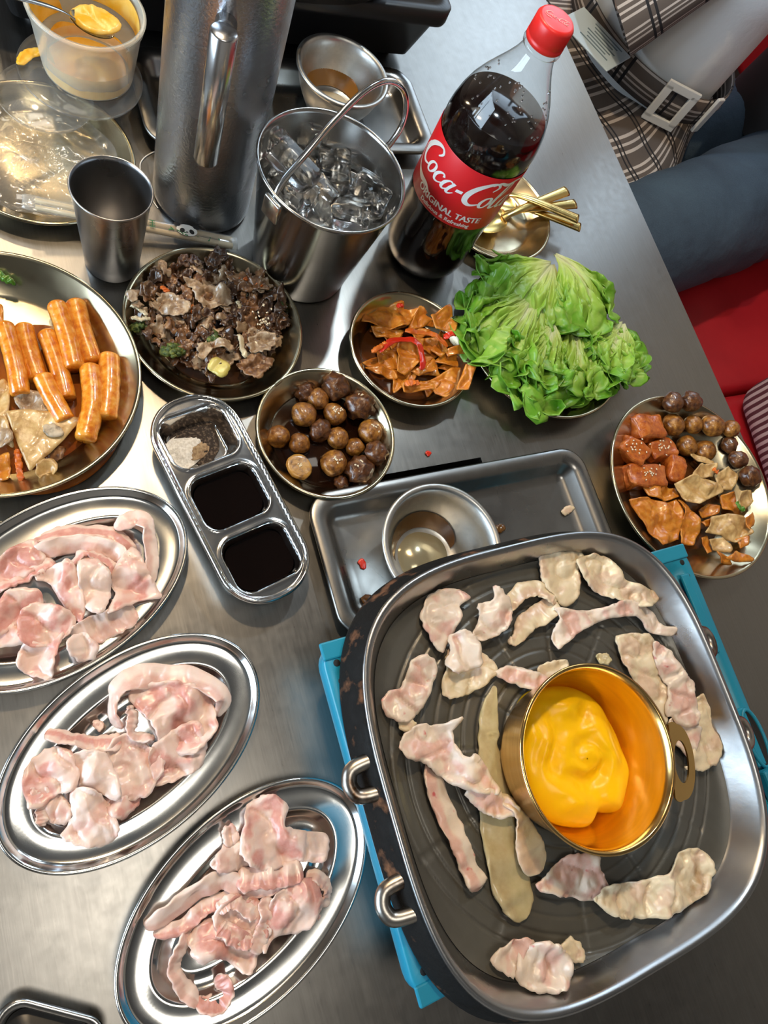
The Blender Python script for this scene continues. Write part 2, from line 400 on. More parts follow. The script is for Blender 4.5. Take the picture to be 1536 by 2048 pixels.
def liquid(name, c, r, z, mat, par, shape=None, seed=0, t=.0012):
    n = 64; pts = []
    for i in range(n):
        a = 2*math.pi*i/n; k = 1 if shape is None else shape*noise.noise((math.cos(a)*1.3+seed, math.sin(a)*1.3, seed))+1
        pts.append((c[0]+r*k*math.cos(a), c[1]+r*k*math.sin(a)))
    cx, cy = c
    rg = [[(x, y, z) for x, y in pts], [(cx+(x-cx)*.985, cy+(y-cy)*.985, z+t) for x, y in pts], [(cx+(x-cx)*.02, cy+(y-cy)*.02, z+t) for x, y in pts]]
    return mk(name, *loft(rg, False, True), mat, par)
# ring-shaped residue: crescent on bowl wall
def crescent(name, c, r0, r1, z0, z1, a0, a1, mat, par):
    V, F = [], []; n = 40
    for i in range(n+1):
        s = i/n; a = math.radians(a0+(a1-a0)*s); w = math.sin(math.pi*s)**.5
        for q in range(5):
            k = q/4*w; V.append((c[0]+(r0+(r1-r0)*k)*math.cos(a), c[1]+(r0+(r1-r0)*k)*math.sin(a), z0+(z1-z0)*k))
    for i in range(n):
        for q in range(4):
            b = i*5+q; F.append((b, b+1, b+6, b+5))
    return mk(name, V, F, mat, par)
crescent('sauce_stain', BL['base'] and (.338, .113), .034, .047, .0095, .026, 5, 175, MT['drip'], BL)
liquid('fat_residue', (.338, .113), .030, .0068, surf('pale_fat', (.52, .46, .30), .15, .6), BL, .08, 3)
crescent('sauce_stain', (.413, .731), .033, .0455, .0095, .030, 0, 170, surf('amber_stain', (.30, .14, .03), .15), BU)
liquid('fat_residue', (.413, .731), .026, .0068, surf('cream_residue', (.62, .56, .42), .2), BU, .15, 9)
# ================================================================ gas stoves and grill pan
MT['blue'] = surf('blue_enamel', (.012, .235, .36), .38, 0, (.010, .20, .31), 12, rv=.08, bump=.05, bs=60)
MT['soot'] = surf('sooty_black', (.008, .0075, .007), .75, 0, (.20, .09, .045), 55, lo=.58, hi=.74, bump=.5, bs=160, bd=.0015, rv=.2, detail=6, spec=.15)
MT['panrim'] = surf('pan_aluminium', (.44, .44, .44), .30, 1.0, (.36, .36, .36), 14, rv=.08, bump=.1, bs=120)
MT['panfloor'] = surf('grey_nonstick', (.105, .10, .085), .38, .25, (.075, .07, .06), 16, rv=.12, bump=.2, bs=140)
MT['rust'] = surf('burnt_steel', (.42, .39, .35), .3, 1.0, (.10, .055, .03), 45, lo=.45, hi=.6, bump=.2, bs=90)
def stove(x0, x1, y0, y1, h, mat, label, name='gas_stove', tabs=True):
    c = ((x0+x1)/2, (y0+y1)/2); w, d = (x1-x0)/2, (y1-y0)/2
    t = thing(name, (c[0], c[1], 0), label, 'stove')
    def out(q): return rrect(w-q, d-q, .02-q*.3 if q < .05 else .006, 6)
    prof = [(.03, .012), (.026, .014), (.012, h-.03), (.001, h-.022), (0, h-.018), (0, h-.002), (.002, h), (.016, h), (.020, h-.006), (.032, h-.008), (.06, h-.010), (d-.002, h-.010)]
    mk('body', *loft(rings2(out, prof, c)), mat, t)
    for fx in (-1, 1):
        for fy in (-1, 1):
            mk('foot', *vcyl((c[0]+fx*(w-.055), c[1]+fy*(d-.055)), .014, 0, .0125, 20, .002), MT['black'], t)
    # burner and trivet under the pan
    lathe('burner', [(.045, h-.011), (.045, h-.004), (.036, h+.001), (.012, h+.002), (1e-4, h+.002)], c, MT['soot'], t, 40, False)
    for k in range(4):
        a = math.pi/4+k*math.pi/2; ca, sa = math.cos(a), math.sin(a)
        mk('trivet_arm', *box((c[0]+.085*ca, c[1]+.085*sa, h-.005), (.085, .006, .012), .001, a), MT['soot'], t)
    return t, c
st, sc_ = stove(.176, .618, -.243, .046, .082, MT['blue'], 'blue enamelled portable gas stove under the grill pan')
# stove details: embossed side panels, screw holes, valve window
for x, s in ((.181, 1), (.613, -1)):
    for y in (.028, .012, -.222, -.206):
        mk('screw_hole', *vcyl((x+s*.007, y), .0032, .0815, .0826, 12, .0003), MT['dark'], st)
    mk('side_panel', *box((x+s*.012, -.03, .0825), (.012, .09, .004), .0015), MT['blue'], st, smooth=False)
    mk('side_panel', *box((x+s*.012, -.165, .0825), (.012, .06, .004), .0015), MT['blue'], st, smooth=False)
mk('valve_window', *loft(rings2(lambda q: elli(.011-q, .030-q, 32), [(0, .082), (0, .0845), (.003, .0848), (.004, .083), (.0085, .083)], (.606, -.168))), MT['dark'], st)
mk('valve_ring', *tube([(.606+x, -.168+y, .0845) for x, y in elli(.011, .030, 40)], .0022, 8, True), MT['blue'], st)
mk('lock_lever', *box((.604, -.215, .088), (.03, .035, .012), .003), MT['blue'], st, smooth=False)
# folded corner ears of the top plate
for cx, cy, sx, sy in ((.176, .046, 1, -1), (.618, .046, -1, -1), (.176, -.243, 1, 1), (.618, -.243, -1, 1)):
    mk('corner_ear', *box((cx+sx*.026, cy+sy*.006, .0815), (.05, .016, .005), .0015), MT['blue'], st, smooth=False)
# ---- grill pan
PC = (.370, -.100); PE = 3.4; PZ = .094
gp = thing('grill_pan', (PC[0], PC[1], .0845), 'square grey grill pan with grooved floor on the blue stove', 'pan')
def po(h, e=PE): return lambda d: supe(h-d, h-d, e, 160)
# floor with ring and spoke grooves cut into it
def pan_floor():
    nr, na = 150, 288; V, F = [], []
    R0 = .1690
    grooves = [.046+.0135*i for i in range(10)]
    spokes = [math.radians(15+30*i) for i in range(12)]
    for i in range(nr+1):
        s = i/nr
        for j in range(na):
            a = 2*math.pi*j/na; ca, sa = math.cos(a), math.sin(a)
            rr = (abs(ca/R0)**PE+abs(sa/R0)**PE)**(-1/PE)*max(s, .002); z = PZ
            if rr < .170:
                for g in grooves: z -= .0016*math.exp(-((rr-g)/.0013)**2)
                if rr > .046:
                    for sp in spokes:
                        dd = abs(rr*math.sin(a-sp)) if math.cos(a-sp) > 0 else 9
                        if dd < .006: z -= .0014*math.exp(-(dd/.0013)**2)
            z += .004*max(0, s-.93)/.07*max(0, s-.93)/.07
            V.append((PC[0]+rr*ca, PC[1]+rr*sa, z))
    for i in range(nr):
        for j in range(na):
            k = (j+1) % na; F.append((i*na+j, i*na+k, (i+1)*na+k, (i+1)*na+j))
    return V, F
mk('grooved_floor', *pan_floor(), MT['panfloor'], gp)
mk('rim', *loft(rings2(po(.186), [(.0185, PZ+.001), (.0172, PZ+.003), (.0162, PZ+.0045), (.0152, PZ+.006), (.0068, .1215), (.0042, .1245), (.002, .1255), (0, .1248), (-.0008, .1235), (.0, .1218), (.004, .120)], PC), False, False), MT['panrim'], gp)
mk('outer_wall', *loft(rings2(po(.186), [(.0035, .1205), (.0006, .1195), (-.002, .115), (-.006, .104), (-.0095, .093), (-.0095, .0885), (-.007, .0858), (.012, .0849), (.03, .0847), (.12, .0845), (.184, .0845)], PC), False, True), MT['soot'], gp)
# bracket loops that stick out of the wall
for x, y, s in ((.1875, -.068, -1), (.1875, -.160, -1), (.5525, -.058, 1), (.5525, -.152, 1)):
    q = [(x, y-.013, .110), (x+s*.018, y-.011, .107), (x+s*.0235, y-.004, .106), (x+s*.0235, y+.004, .106), (x+s*.018, y+.011, .107), (x, y+.013, .110)]
    mk('bracket', *tube(crom(q, 26), .0064, 10, flat=.8), MT['rust'], gp)
    mk('bracket_plate', *box((x-s*.002, y, .110), (.006, .034, .016), .002), MT['soot'], gp)
# ---- brass pot of cheese
pc = (.360, -.1085); PR = .0745; pz0 = PZ+.0012; pz1 = .162
bp = thing('sauce_pot', (pc[0], pc[1], pz0), 'small brass pot of yellow melted cheese standing on the grill pan', 'pot')
prof = [(1e-4, pz0), (PR*.72, pz0), (PR*.80, pz0+.004), (PR*.86, pz0+.016), (PR*.97, pz1-.008), (PR+.001, pz1-.001), (PR+.0012, pz1+.0004), (PR-.0004, pz1+.0012), (PR-.0024, pz1+.0002),
        (PR*.97-.002, pz1-.008), (PR*.86-.002, pz0+.017), (PR*.79-.002, pz0+.0065), (PR*.70, pz0+.003), (1e-4, pz0+.003)]
MT['potmetal'] = surf('golden_pot', (.80, .52, .20), .19, 1.0, (.72, .46, .17), 12, stretch=(1, 1, 14), rv=.05)
lathe('bowl', prof, pc, MT['potmetal'], bp, 96)
def ear(angle, par, c, R, z, mat):
    """flat pierced ear handle leaving the rim"""
    ca, sa = math.cos(angle), math.sin(angle); V, F = [], []; n = 48; ro, ri = [], []
    for i in range(n):
        t = 2*math.pi*i/n
        u = R+.008+.017*math.cos(t); v = .031*math.sin(t)*(1+.35*max(0, -math.cos(t)))
        ro.append((u if math.cos(t) > -.6 else max(R-.002, u), v)); ri.append((R+.0095+.0085*math.cos(t), .0175*math.sin(t)))
    for zz in (z-.001, z+.001):
        for lst in (ro, ri):
            for u, v in lst: V.append((c[0]+u*ca-v*sa, c[1]+u*sa+v*ca, zz-(u-R)*.12))
    for i in range(n):
        k = (i+1) % n
        F += [(i, k, n+k, n+i), (2*n+i, 2*n+k, 3*n+k, 3*n+i), (i, k, 2*n+k, 2*n+i), (n+i, n+k, 3*n+k, 3*n+i)]
    mk('ear_handle', V, F, mat, par, smooth=False)
ear(math.radians(-21), bp, pc, PR, pz1-.001, MT['potmetal'])
# cheese: folded pool that fills the left of the pot
def cheese_mat():
    m, nt, b = newmat('melted_cheese'); n = tnoise(nt, 40, 3)
    nt.links.new(ramp(nt, n, [(.3, (1.0, .53, .002)), (.7, (1.0, .60, .004))]), b.inputs['Base Color'])
    b.inputs['Roughness'].default_value = .3; b.inputs['Specular IOR Level'].default_value = .3; b.inputs['Subsurface Weight'].default_value = .12; b.inputs['Subsurface Radius'].default_value = (.006, .003, .001)
    b.inputs['Subsurface Scale'].default_value = .5
    return m
MT['cheese'] = cheese_mat()
def cheese():
    # outline in pot coordinates from the photo
    out = [(1052, 1440), (1075, 1385), (1130, 1365), (1180, 1375), (1215, 1400), (1240, 1440), (1262, 1490), (1280, 1540), (1272, 1590), (1258, 1630), (1215, 1630), (1195, 1660), (1140, 1655), (1100, 1630), (1068, 1580), (1050, 1510)]
    zc = .126
    pts = np.array([P(x, y, zc)[:2] for x, y in out]); c0 = pts.mean(0); B = crom(pts, 120, True); nr = 46; V, F = [], []
    top = []
    for i in range(nr+1):
        s = i/nr
        for p in B:
            x, y = c0+(p-c0)*max(s, .01)
            q = np.array([x, y])-np.array(pc)
            zb = PZ+.006
            h = (zc-zb)*(1-s**7)**.5 if s < 1 else 0
            d = np.hypot(x-c0[0], y-c0[1]); sp = math.atan2(y-c0[1], x-c0[0])
            fold = .0018*math.sin(d*250+sp*1.0+7.0*noise.noise((x*26, y*26, 2)))*min(1, d/.012)*(1-s**4)
            fold += .006*noise.noise((x*42, y*42, 7))*(1-s**6)+.0006*noise.noise((x*150, y*150, 3))*(1-s**6)
            h = max(h+fold, .0)
            rr = np.hypot(*q); lim = PR*.93-.004
            V.append((x, y, zb+h))
    n = len(B)
    for i in range(nr):
        for j in range(n):
            k = (j+1) % n; F.append((i*n+j, i*n+k, (i+1)*n+k, (i+1)*n+j))
    F.append(tuple(nr*n+j for j in range(n)))
    return V, F
tag(mk('melted_cheese', *cheese(), MT['cheese']), 'thick folded yellow cheese sauce filling the brass pot', 'cheese')
# ---- second stove, black, at the far end
s2, c2 = stove(.02, .585, .80, 1.16, .10, MT['black'], 'black portable gas stove behind the steel tray', tabs=False)
g2 = thing('grill_pan', (.30, .985, .1025), 'black square grill pan on the black stove', 'pan')
mk('outer_wall', *loft(rings2(lambda d: supe(.215-d, .205-d, 4, 120), [(.19, .1025), (.03, .1025), (.008, .106), (.001, .125), (-.002, .133), (.0, .1345), (.004, .134), (.012, .112), (.03, .1085), (.2, .1085)], (.30, .975))), MT['black'], g2)
# ================================================================ three-part sauce dish
def grid_solid(name, outline, zf, zb, h, mat, parent=None, attrs=None, **k):
    """height field over a polygon with a flat underside: outline xy list, zf(x,y,d) -> z"""
    B = np.asarray(outline, float); x0, y0 = B.min(0)-h; x1, y1 = B.max(0)+h
    xs = np.arange(x0, x1+h, h); ys = np.arange(y0, y1+h, h); X, Y = np.meshgrid(xs, ys); pts = np.c_[X.ravel(), Y.ravel()]
    A0 = B; A1 = np.roll(B, -1, 0); E = A1-A0; L2 = (E**2).sum(1)+1e-18
    D = np.full(len(pts), 9.0); NP = np.zeros_like(pts); ins = np.zeros(len(pts), bool)
    for a, e, l2, b in zip(A0, E, L2, A1):
        t = np.clip(((pts-a)@e)/l2, 0, 1); q = a+t[:, None]*e; d = np.hypot(*(pts-q).T); m = d < D
        D[m] = d[m]; NP[m] = q[m]
        c = (a[1] > pts[:, 1]) != (b[1] > pts[:, 1])
        xi = (b[0]-a[0])*(pts[:, 1]-a[1])/((b[1]-a[1]) if abs(b[1]-a[1]) > 1e-15 else 1e-15)+a[0]
        ins ^= c & (pts[:, 0] < xi)
    ny, nx = X.shape; SD = np.where(ins, D, -D).reshape(ny, nx)
    cen = (SD[:-1, :-1]+SD[1:, :-1]+SD[:-1, 1:]+SD[1:, 1:])/4; keep = cen > 0
    cnt = np.zeros((ny, nx), int)
    for dy in (0, 1):
        for dx in (0, 1): cnt[dy:ny-1+dy, dx:nx-1+dx] += keep
    used = cnt.ravel() > 0; bnd = used & (cnt.ravel() < 4)
    pts = pts.copy(); pts[bnd] = NP[bnd]; sd = SD.ravel().copy(); sd[bnd] = 0
    idx = -np.ones(len(pts), int); ui = np.where(used)[0]; idx[ui] = np.arange(len(ui)); n = len(ui)
    Q = pts[ui]; S = np.maximum(sd[ui], 0)
    zt = zf(Q[:, 0], Q[:, 1], S); zbv = zb(Q[:, 0], Q[:, 1], S, zt) if callable(zb) else np.full(n, zb)
    V = np.r_[np.c_[Q, zt], np.c_[Q, zbv]]; F = []; edges = {}
    jj, ii = np.where(keep)
    for j, i in zip(jj, ii):
        a, b, c, d = idx[j*nx+i], idx[j*nx+i+1], idx[(j+1)*nx+i+1], idx[(j+1)*nx+i]
        F.append((a, b, c, d)); F.append((d+n, c+n, b+n, a+n))
        for e in ((a, b), (b, c), (c, d), (d, a)):
            if (e[1], e[0]) in edges: del edges[(e[1], e[0])]
            else: edges[e] = 1
    for a, b in edges: F.append((b, a, a+n, b+n))
    at = None
    if attrs:
        at = {}
        for kk, fn in attrs.items():
            v = fn(Q[:, 0], Q[:, 1], S); at[kk] = np.r_[v, v]
    return mk(name, V, F, mat, parent, attrs=at, **k)
def sd_rr(x, y, w, h, r):
    qx = np.abs(x)-w+r; qy = np.abs(y)-h+r
    return np.hypot(np.maximum(qx, 0), np.maximum(qy, 0))+np.minimum(np.maximum(qx, qy), 0)-r
def sstep(a, b, x):
    t = np.clip((x-a)/(b-a), 0, 1); return t*t*(3-2*t)
SDC, SDR = np.array([.146, .2125]), math.radians(12.5)     # dish centre, turn
SDW, SDH, SDZ = .0455, .112, .036
sdish = thing('sauce_dish', (SDC[0], SDC[1], 0), 'long steel condiment dish with three wells for sauce and salt', 'dish')
wells = [.0675, 0.0, -.0675]
def sdl(x, y):
    dx, dy = x-SDC[0], y-SDC[1]; c, s = math.cos(SDR), math.sin(SDR)
    return dx*c+dy*s, -dx*s+dy*c
def sd_top(x, y, d):
    u, v = sdl(x, y); z = np.full(len(x), SDZ-.0035)
    z += .0035*(1-sstep(.002, .0055, d))-.0022*(1-sstep(0, .0018, d))
    for k, w in enumerate(wells):
        q = sd_rr(u, v-w, .0345, .0285, .016); z -= (.024)*sstep(.0005, -.0085, q); z += .0008*np.exp(-((q-.001)/.0016)**2)
    return z
grid_solid('dish', place(rrect(SDW, SDH, .042, 14), SDC, SDR), sd_top, lambda x, y, d, zt: np.maximum(SDZ-.007-.0285*sstep(.001, .010, d), .0005), .0014, MT['steel_bright'], sdish)
MT['soy'] = surf('soy_sauce', (.004, .002, .0015), .05, 0, spec=.25)
for k, w in ((1, wells[1]), (2, wells[2])):
    zl = SDZ-.0035-.012
    pp = rrect(.0305, .0245, .014, 8); c, s = math.cos(SDR), math.sin(SDR); ce = (SDC[0]-w*s, SDC[1]+w*c)
    rg = [[(x, y, zl-.004) for x, y in place([(a*.97, b*.97) for a, b in pp], ce, SDR)], [(x, y, zl) for x, y in place(pp, ce, SDR)]]
    tag(mk('soy_sauce', *loft(rg), MT['soy'], smooth=False), ['', 'dark soy sauce in the middle well of the condiment dish', 'dark soy sauce in the end well of the condiment dish farthest from the salt'][k], 'sauce', 'sauces in the condiment dish')
# salt, pepper and sesame powder heap
def powder(name, pts, z0, hmax, mat, label, cat, seed):
    B = crom([P(x, y, z0)[:2] for x, y in pts], 90, True)
    def zf(x, y, d): return z0+hmax*sstep(0, .012, d)+np.array([.0012*noise.noise((a*400, b*400, seed)) for a, b in zip(x, y)])*sstep(0, .002, d)
    o = grid_solid(name, B, zf, z0-.001, .0011, mat); tag(o, label, cat, None, 'stuff'); return o
MT['salt'] = surf('salt', (.80, .77, .72), .8, 0, (.62, .58, .52), 500, bump=.6, bs=900)
MT['pepper'] = surf('ground_pepper', (.028, .017, .011), .85, 0, (.14, .10, .07), 420, lo=.5, hi=.62, bump=.7, bs=800)
MT['spice'] = surf('sesame_powder', (.42, .30, .17), .85, 0, (.25, .16, .09), 420, bump=.7, bs=800)
wz = SDZ-.0035-.024+.0012
powder('pepper_powder', [(390+(x-390)*.86, 890+(y-890)*.86) for x, y in [(330, 880), (345, 852), (385, 838), (425, 836), (440, 860), (447, 895), (438, 915), (420, 935), (385, 930), (370, 905), (345, 890)]], wz, .005, MT['pepper'], 'heap of dark ground pepper in the condiment dish', 'pepper', 1)
powder('salt_powder', [(328, 900), (345, 876), (385, 866), (412, 880), (405, 912), (372, 938), (345, 924)], wz+.002, .006, MT['salt'], 'heap of white salt in the condiment dish', 'salt', 2)
powder('spice_powder', [(370, 890), (395, 880), (415, 885), (418, 900), (405, 915), (385, 920), (372, 910)], wz+.0045, .005, MT['spice'], 'heap of tan seasoning powder between salt and pepper', 'seasoning', 3)
# ================================================================ cup
cu = thing('steel_cup', (.093, .505, 0), 'tapered stainless steel drinking cup beside the tall jug', 'cup')
lathe('cup', [(1e-4, .001), (.0255, .001), (.0275, .004), (.0285, .02), (.036, .106), (.0372, .1095), (.0378, .1108), (.0372, .112), (.0362, .1115), (.0352, .107), (.0275, .021), (.0262, .006), (1e-4, .005)], (.093, .505), MT['steel_satin'], cu, 80)
# ================================================================ tall steel jug with bar handle
jc = (.209, .592); jg = thing('water_jug', (jc[0], jc[1], 0), 'tall cylindrical steel jug with bar handle and water beads', 'jug')
MT['wetsteel'] = surf('wet_steel', (.46, .48, .53), .27, 1.0, (.36, .38, .42), 14, rv=.08, bump=.5, bs=420, bd=.0007)
lathe('body', [(1e-4, .001), (.050, .001), (.0535, .003), (.0548, .008), (.0548, .012), (.0530, .33), (.0535, .333), (.0525, .335), (.0515, .333), (.0515, .02), (1e-4, .016)], jc, MT['wetsteel'], jg, 96)
MT['handle'] = surf('handle_steel', (.60, .60, .60), .22, 1.0)
hx, hy = .180, .513
hd = np.array([hx-jc[0], hy-jc[1]]); hd /= np.linalg.norm(hd)
mk('handle_bar', *vcyl((hx, hy), .0112, .140, .272, 32, .0015), MT['handle'], jg)
for z in (.256,):
    mk('handle_stub', *tube([(jc[0]+hd[0]*.05, jc[1]+hd[1]*.05, z), (hx, hy, z)], .0092, 20), MT['steel_bright'], jg)
mk('handle_stub', *tube([(jc[0]+hd[0]*.05, jc[1]+hd[1]*.05, .157), (hx, hy, .157)], .0092, 20), MT['steel_bright'], jg)
lathe('lid', [(.0525, .334), (.0545, .336), (.0545, .342), (.05, .346), (.01, .35), (.009, .362), (1e-4, .364)], jc, MT['steel_satin'], jg, 64, False)
# ================================================================ ice bucket
bc = (.303, .495); bk = thing('ice_bucket', (bc[0], bc[1], 0), 'small steel ice bucket with wire bail handle', 'bucket')
lathe('pail', [(1e-4, .003), (.051, .003), (.0545, .001), (.056, .003), (.0565, .008), (.0745, .144), (.0762, .1475), (.0775, .1490), (.0778, .1505), (.0766, .1518), (.0750, .1510), (.0738, .147), (.0550, .010), (1e-4, .008)], bc, MT['steel'], bk, 96)
# bail: pivots on either side, wire arched and fallen to the far-right
pv = [P(528, 420, .138), P(785, 292, .146)]
def onrim(p, r=.079):
    d = np.array([p[0]-bc[0], p[1]-bc[1]]); d /= np.linalg.norm(d); return np.array([bc[0]+d[0]*r, bc[1]+d[1]*r])
a0 = onrim(P(530, 425, .135)); a1 = onrim(P(785, 290, .146))
for a in (a0, a1):
    dirv = a-np.array(bc); ang = math.atan2(dirv[1], dirv[0])
    mk('bail_lug', *box((a[0], a[1], .136), (.006, .022, .024), .002, ang), MT['steel'], bk)
wire = [(a0[0], a0[1], .136), tuple(P(560, 372, .155)), tuple(P(610, 310, .178)), tuple(P(670, 240, .198)), tuple(P(730, 182, .212)), tuple(P(775, 162, .214)), tuple(P(805, 178, .204)), tuple(P(812, 215, .186)), tuple(P(800, 258, .164)), (a1[0], a1[1], .142)]
mk('bail_handle', *tube(crom(wire, 60), .0032, 10), MT['steel_bright'], bk)
# ================================================================ food helpers
def V3(x, y, z): return noise.noise((x, y, z))
vn = np.vectorize(V3, otypes=[float])
def slab(name, poly, z0, mat, t=.0028, amp=.004, fs=45, edge=.0025, seed=0, rag=.0006, curl=0.0, h=.0019, leanf=None, px=True, zf0=None, ridge=0.0, rdir=0.0, rscale=90, crease=.0022, grow=1.0, sharp=False):
    """thin irregular piece of food: traced outline, curled and rippled sheet with real thickness"""
    pts = np.array([P(x, y, z0)[:2] for x, y in poly]) if px else np.array(poly, float)
    if grow != 1.0: pts = pts.mean(0)+(pts-pts.mean(0))*grow
    n = max(60, len(pts)*8); B = np.array([pts[i]*(1-u)+pts[(i+1) % len(pts)]*u for i in range(len(pts)) for u in np.linspace(0, 1, 8, endpoint=False)]) if sharp else crom(pts, n, True); c0 = B.mean(0)
    if rag:
        r = np.array([rag*2.2*noise.noise((p[0]*260, p[1]*260, seed+.3))+rag*noise.noise((p[0]*700, p[1]*700, seed)) for p in B])
        nv = B-c0; nv /= np.linalg.norm(nv, axis=1)[:, None]+1e-9; B = B+nv*r[:, None]
    def hf(x, y, d):
        z = z0+amp*(vn(x*fs, y*fs, seed+.5)+.55)*1.0
        z += .2*amp*vn(x*fs*2.2, y*fs*2.2, seed+4.5)
        if ridge:
            u = (x-c0[0])*math.cos(rdir)+(y-c0[1])*math.sin(rdir)
            z += ridge*(np.sin(u*rscale+2.2*vn(x*35, y*35, seed+9.))*.5+.5)
        n1 = vn(x*fs*.7, y*fs*.7, seed+21.); n2 = vn(x*fs*1.5, y*fs*1.5, seed+31.)
        z -= crease*(np.exp(-(n1/.06)**2)+.45*np.exp(-(n2/.08)**2))*np.clip(d/.003, 0, 1)
        z += crease*1.2*np.abs(n1)
        if curl: z += curl*np.maximum(0, 1-d/.008)**2*(vn(x*60, y*60, seed+2.)+.6)
        if zf0 is not None: z += zf0(x, y)
        return z
    def top(x, y, d): return np.maximum(hf(x, y, d), z0)+.0002+t*(.35+.65*np.sqrt(np.clip(d/edge, 0, 1)))+.0002*vn(x*420, y*420, seed)
    def bot(x, y, d, zt): return np.maximum(hf(x, y, d), z0)
    lf = leanf or (lambda x, y, d: np.clip(.5+1.1*vn(x*55, y*55, seed+7.)+.5*vn(x*150, y*150, seed+8.)-.25*(d < .003), 0, 1))
    ph = lambda x, y, d: np.clip(d/.01, 0, 1)
    return grid_solid(name, B, top, bot, h, mat, attrs={'lean': lf, 'inner': ph})
def ribbon(name, pts, w, z0, mat, t=.003, twist=0.0, lift=0.0, seed=0, wav=.0012, cup=.0, n=46, m=16, lean=(0, 1), px=True, ends=.12):
    """folded strip: centre line (pixels at height z0), width in pixels or list, twist in degrees (list allowed)"""
    if px:
        q = np.array([P(x, y, z0) for x, y in pts]); sc = np.array([pxs(x, y, z0) for x, y in pts])
    else:
        q = np.array([(x, y, z0) for x, y in pts]); sc = np.ones(len(pts))
    k = len(pts)
    def arr(v): return np.interp(np.linspace(0, 1, n), np.linspace(0, 1, len(v)), v) if hasattr(v, '__len__') else np.full(n, float(v))
    ww = arr(w)*np.interp(np.linspace(0, 1, n), np.linspace(0, 1, k), sc); tw = np.radians(arr(twist)); lf = arr(lift)
    C = crom(q, n); T = np.gradient(C, axis=0); T /= np.linalg.norm(T, axis=1)[:, None]+1e-12
    S = np.c_[T[:, 1], -T[:, 0], np.zeros(n)]; S /= np.linalg.norm(S, axis=1)[:, None]+1e-9
    rings = []; la = []; inn = []; clen = np.linalg.norm(np.diff(C, axis=0), axis=1).sum()
    for i in range(n):
        s = i/(n-1); en = min(1.0, math.sqrt(max(0, min(s, 1-s))/ends+.02)) if ends else 1
        hw = ww[i]/2*en*(1+.14*noise.noise((s*6, seed, 1))); ht = t/2*(.55+.45*en)
        ct, st_ = math.cos(tw[i]), math.sin(tw[i]); zc = z0+lf[i]+t/2+abs(st_)*hw
        ring = []
        for j in range(m):
            a = 2*math.pi*j/m; c, s_ = math.cos(a), math.sin(a)
            u = hw*np.sign(c)*abs(c)**.6; v = ht*np.sign(s_)*abs(s_)**.6
            v += cup*((u/(hw+1e-9))**2)+.0013*math.sin(s*clen/.0155*6.28*(.7+.6*hash_(seed))/2.6+3*noise.noise((u*160, s*5, seed)))*min(1, s*6, (1-s)*6)+wav*noise.noise((u*90+seed, s*9, seed))*2+wav*noise.noise((u*260+seed, s*26, seed+3))
            u += .0015*noise.noise((s*18, j*.2, seed+6))
            p = C[i]+S[i]*(u*ct-v*st_); z = zc+u*st_+v*ct
            ring.append((p[0], p[1], max(z, z0+.0002)))
            uu = u/(hw+1e-9)
            la.append(np.clip(.5+.9*math.sin(uu*3.1*lean[1]+lean[0]+.8*noise.noise((s*5, seed, 2)))+.35*noise.noise((uu*4, s*14, seed)), 0, 1)); inn.append(1-abs(uu))
        rings.append(ring)
    V, F = loft(rings); return mk(name, V, F, mat, attrs={'lean': la, 'inner': inn})
def hash_(q): return abs(math.sin(q*12.9898))
def pork_mat(name, fat, lean_, fat2, lean2, rough, brown=None, sss=.12, blood=None):
    m, nt, b = newmat(name); n1 = tnoise(nt, 90, 4); n2 = tnoise(nt, 260, 3)
    f = ramp(nt, n1, [(.35, fat), (.65, fat2)]); l = ramp(nt, n2, [(.3, lean_), (.7, lean2)])
    a = ramp(nt, attrf(nt, 'lean'), [(.35, 0.0), (.75, 1.0)])
    col = mixc(nt, a, f, l)
    if brown: col = mixc(nt, ramp(nt, tnoise(nt, 42, 5), [(.60, 0.0), (.78, 1.0)]), col, brown)
    if blood: col = mixc(nt, ramp(nt, tnoise(nt, 120, 2), [(.70, 0.0), (.78, .8)]), col, blood)
    nt.links.new(col, b.inputs['Base Color']); b.inputs['Roughness'].default_value = rough
    b.inputs['Subsurface Weight'].default_value = sss; b.inputs['Subsurface Radius'].default_value = (.004, .0018, .001); b.inputs['Subsurface Scale'].default_value = .6
    bumpn(nt, b, tnoise(nt, 260, 2), .14, .0005)
    return m
MT['raw'] = pork_mat('raw_pork', (.76, .52, .43), (.64, .28, .23), (.82, .62, .53), (.70, .38, .32), .28)
MT['rawfat'] = pork_mat('raw_pork_fat', (.80, .59, .50), (.72, .43, .36), (.85, .68, .60), (.76, .52, .44), .26)
MT['cooked'] = pork_mat('cooked_pork', (.64, .51, .33), (.60, .42, .29), (.72, .60, .42), (.66, .49, .35), .28, (.36, .19, .06))
MT['halfraw'] = pork_mat('half_cooked_pork', (.66, .53, .42), (.62, .36, .29), (.72, .60, .50), (.66, .44, .37), .3, None, .12, (.50, .05, .07))
MT['greasy'] = pork_mat('greasy_pork', (.46, .38, .20), (.44, .35, .19), (.54, .46, .27), (.50, .41, .24), .18, (.30, .18, .04))
def zoomt(ox, oy, s):
    return lambda pts: [(ox+x*s, oy+y*s) for x, y in pts]
SEED = [0]
def sd():
    SEED[0] += 1; return SEED[0]*1.37
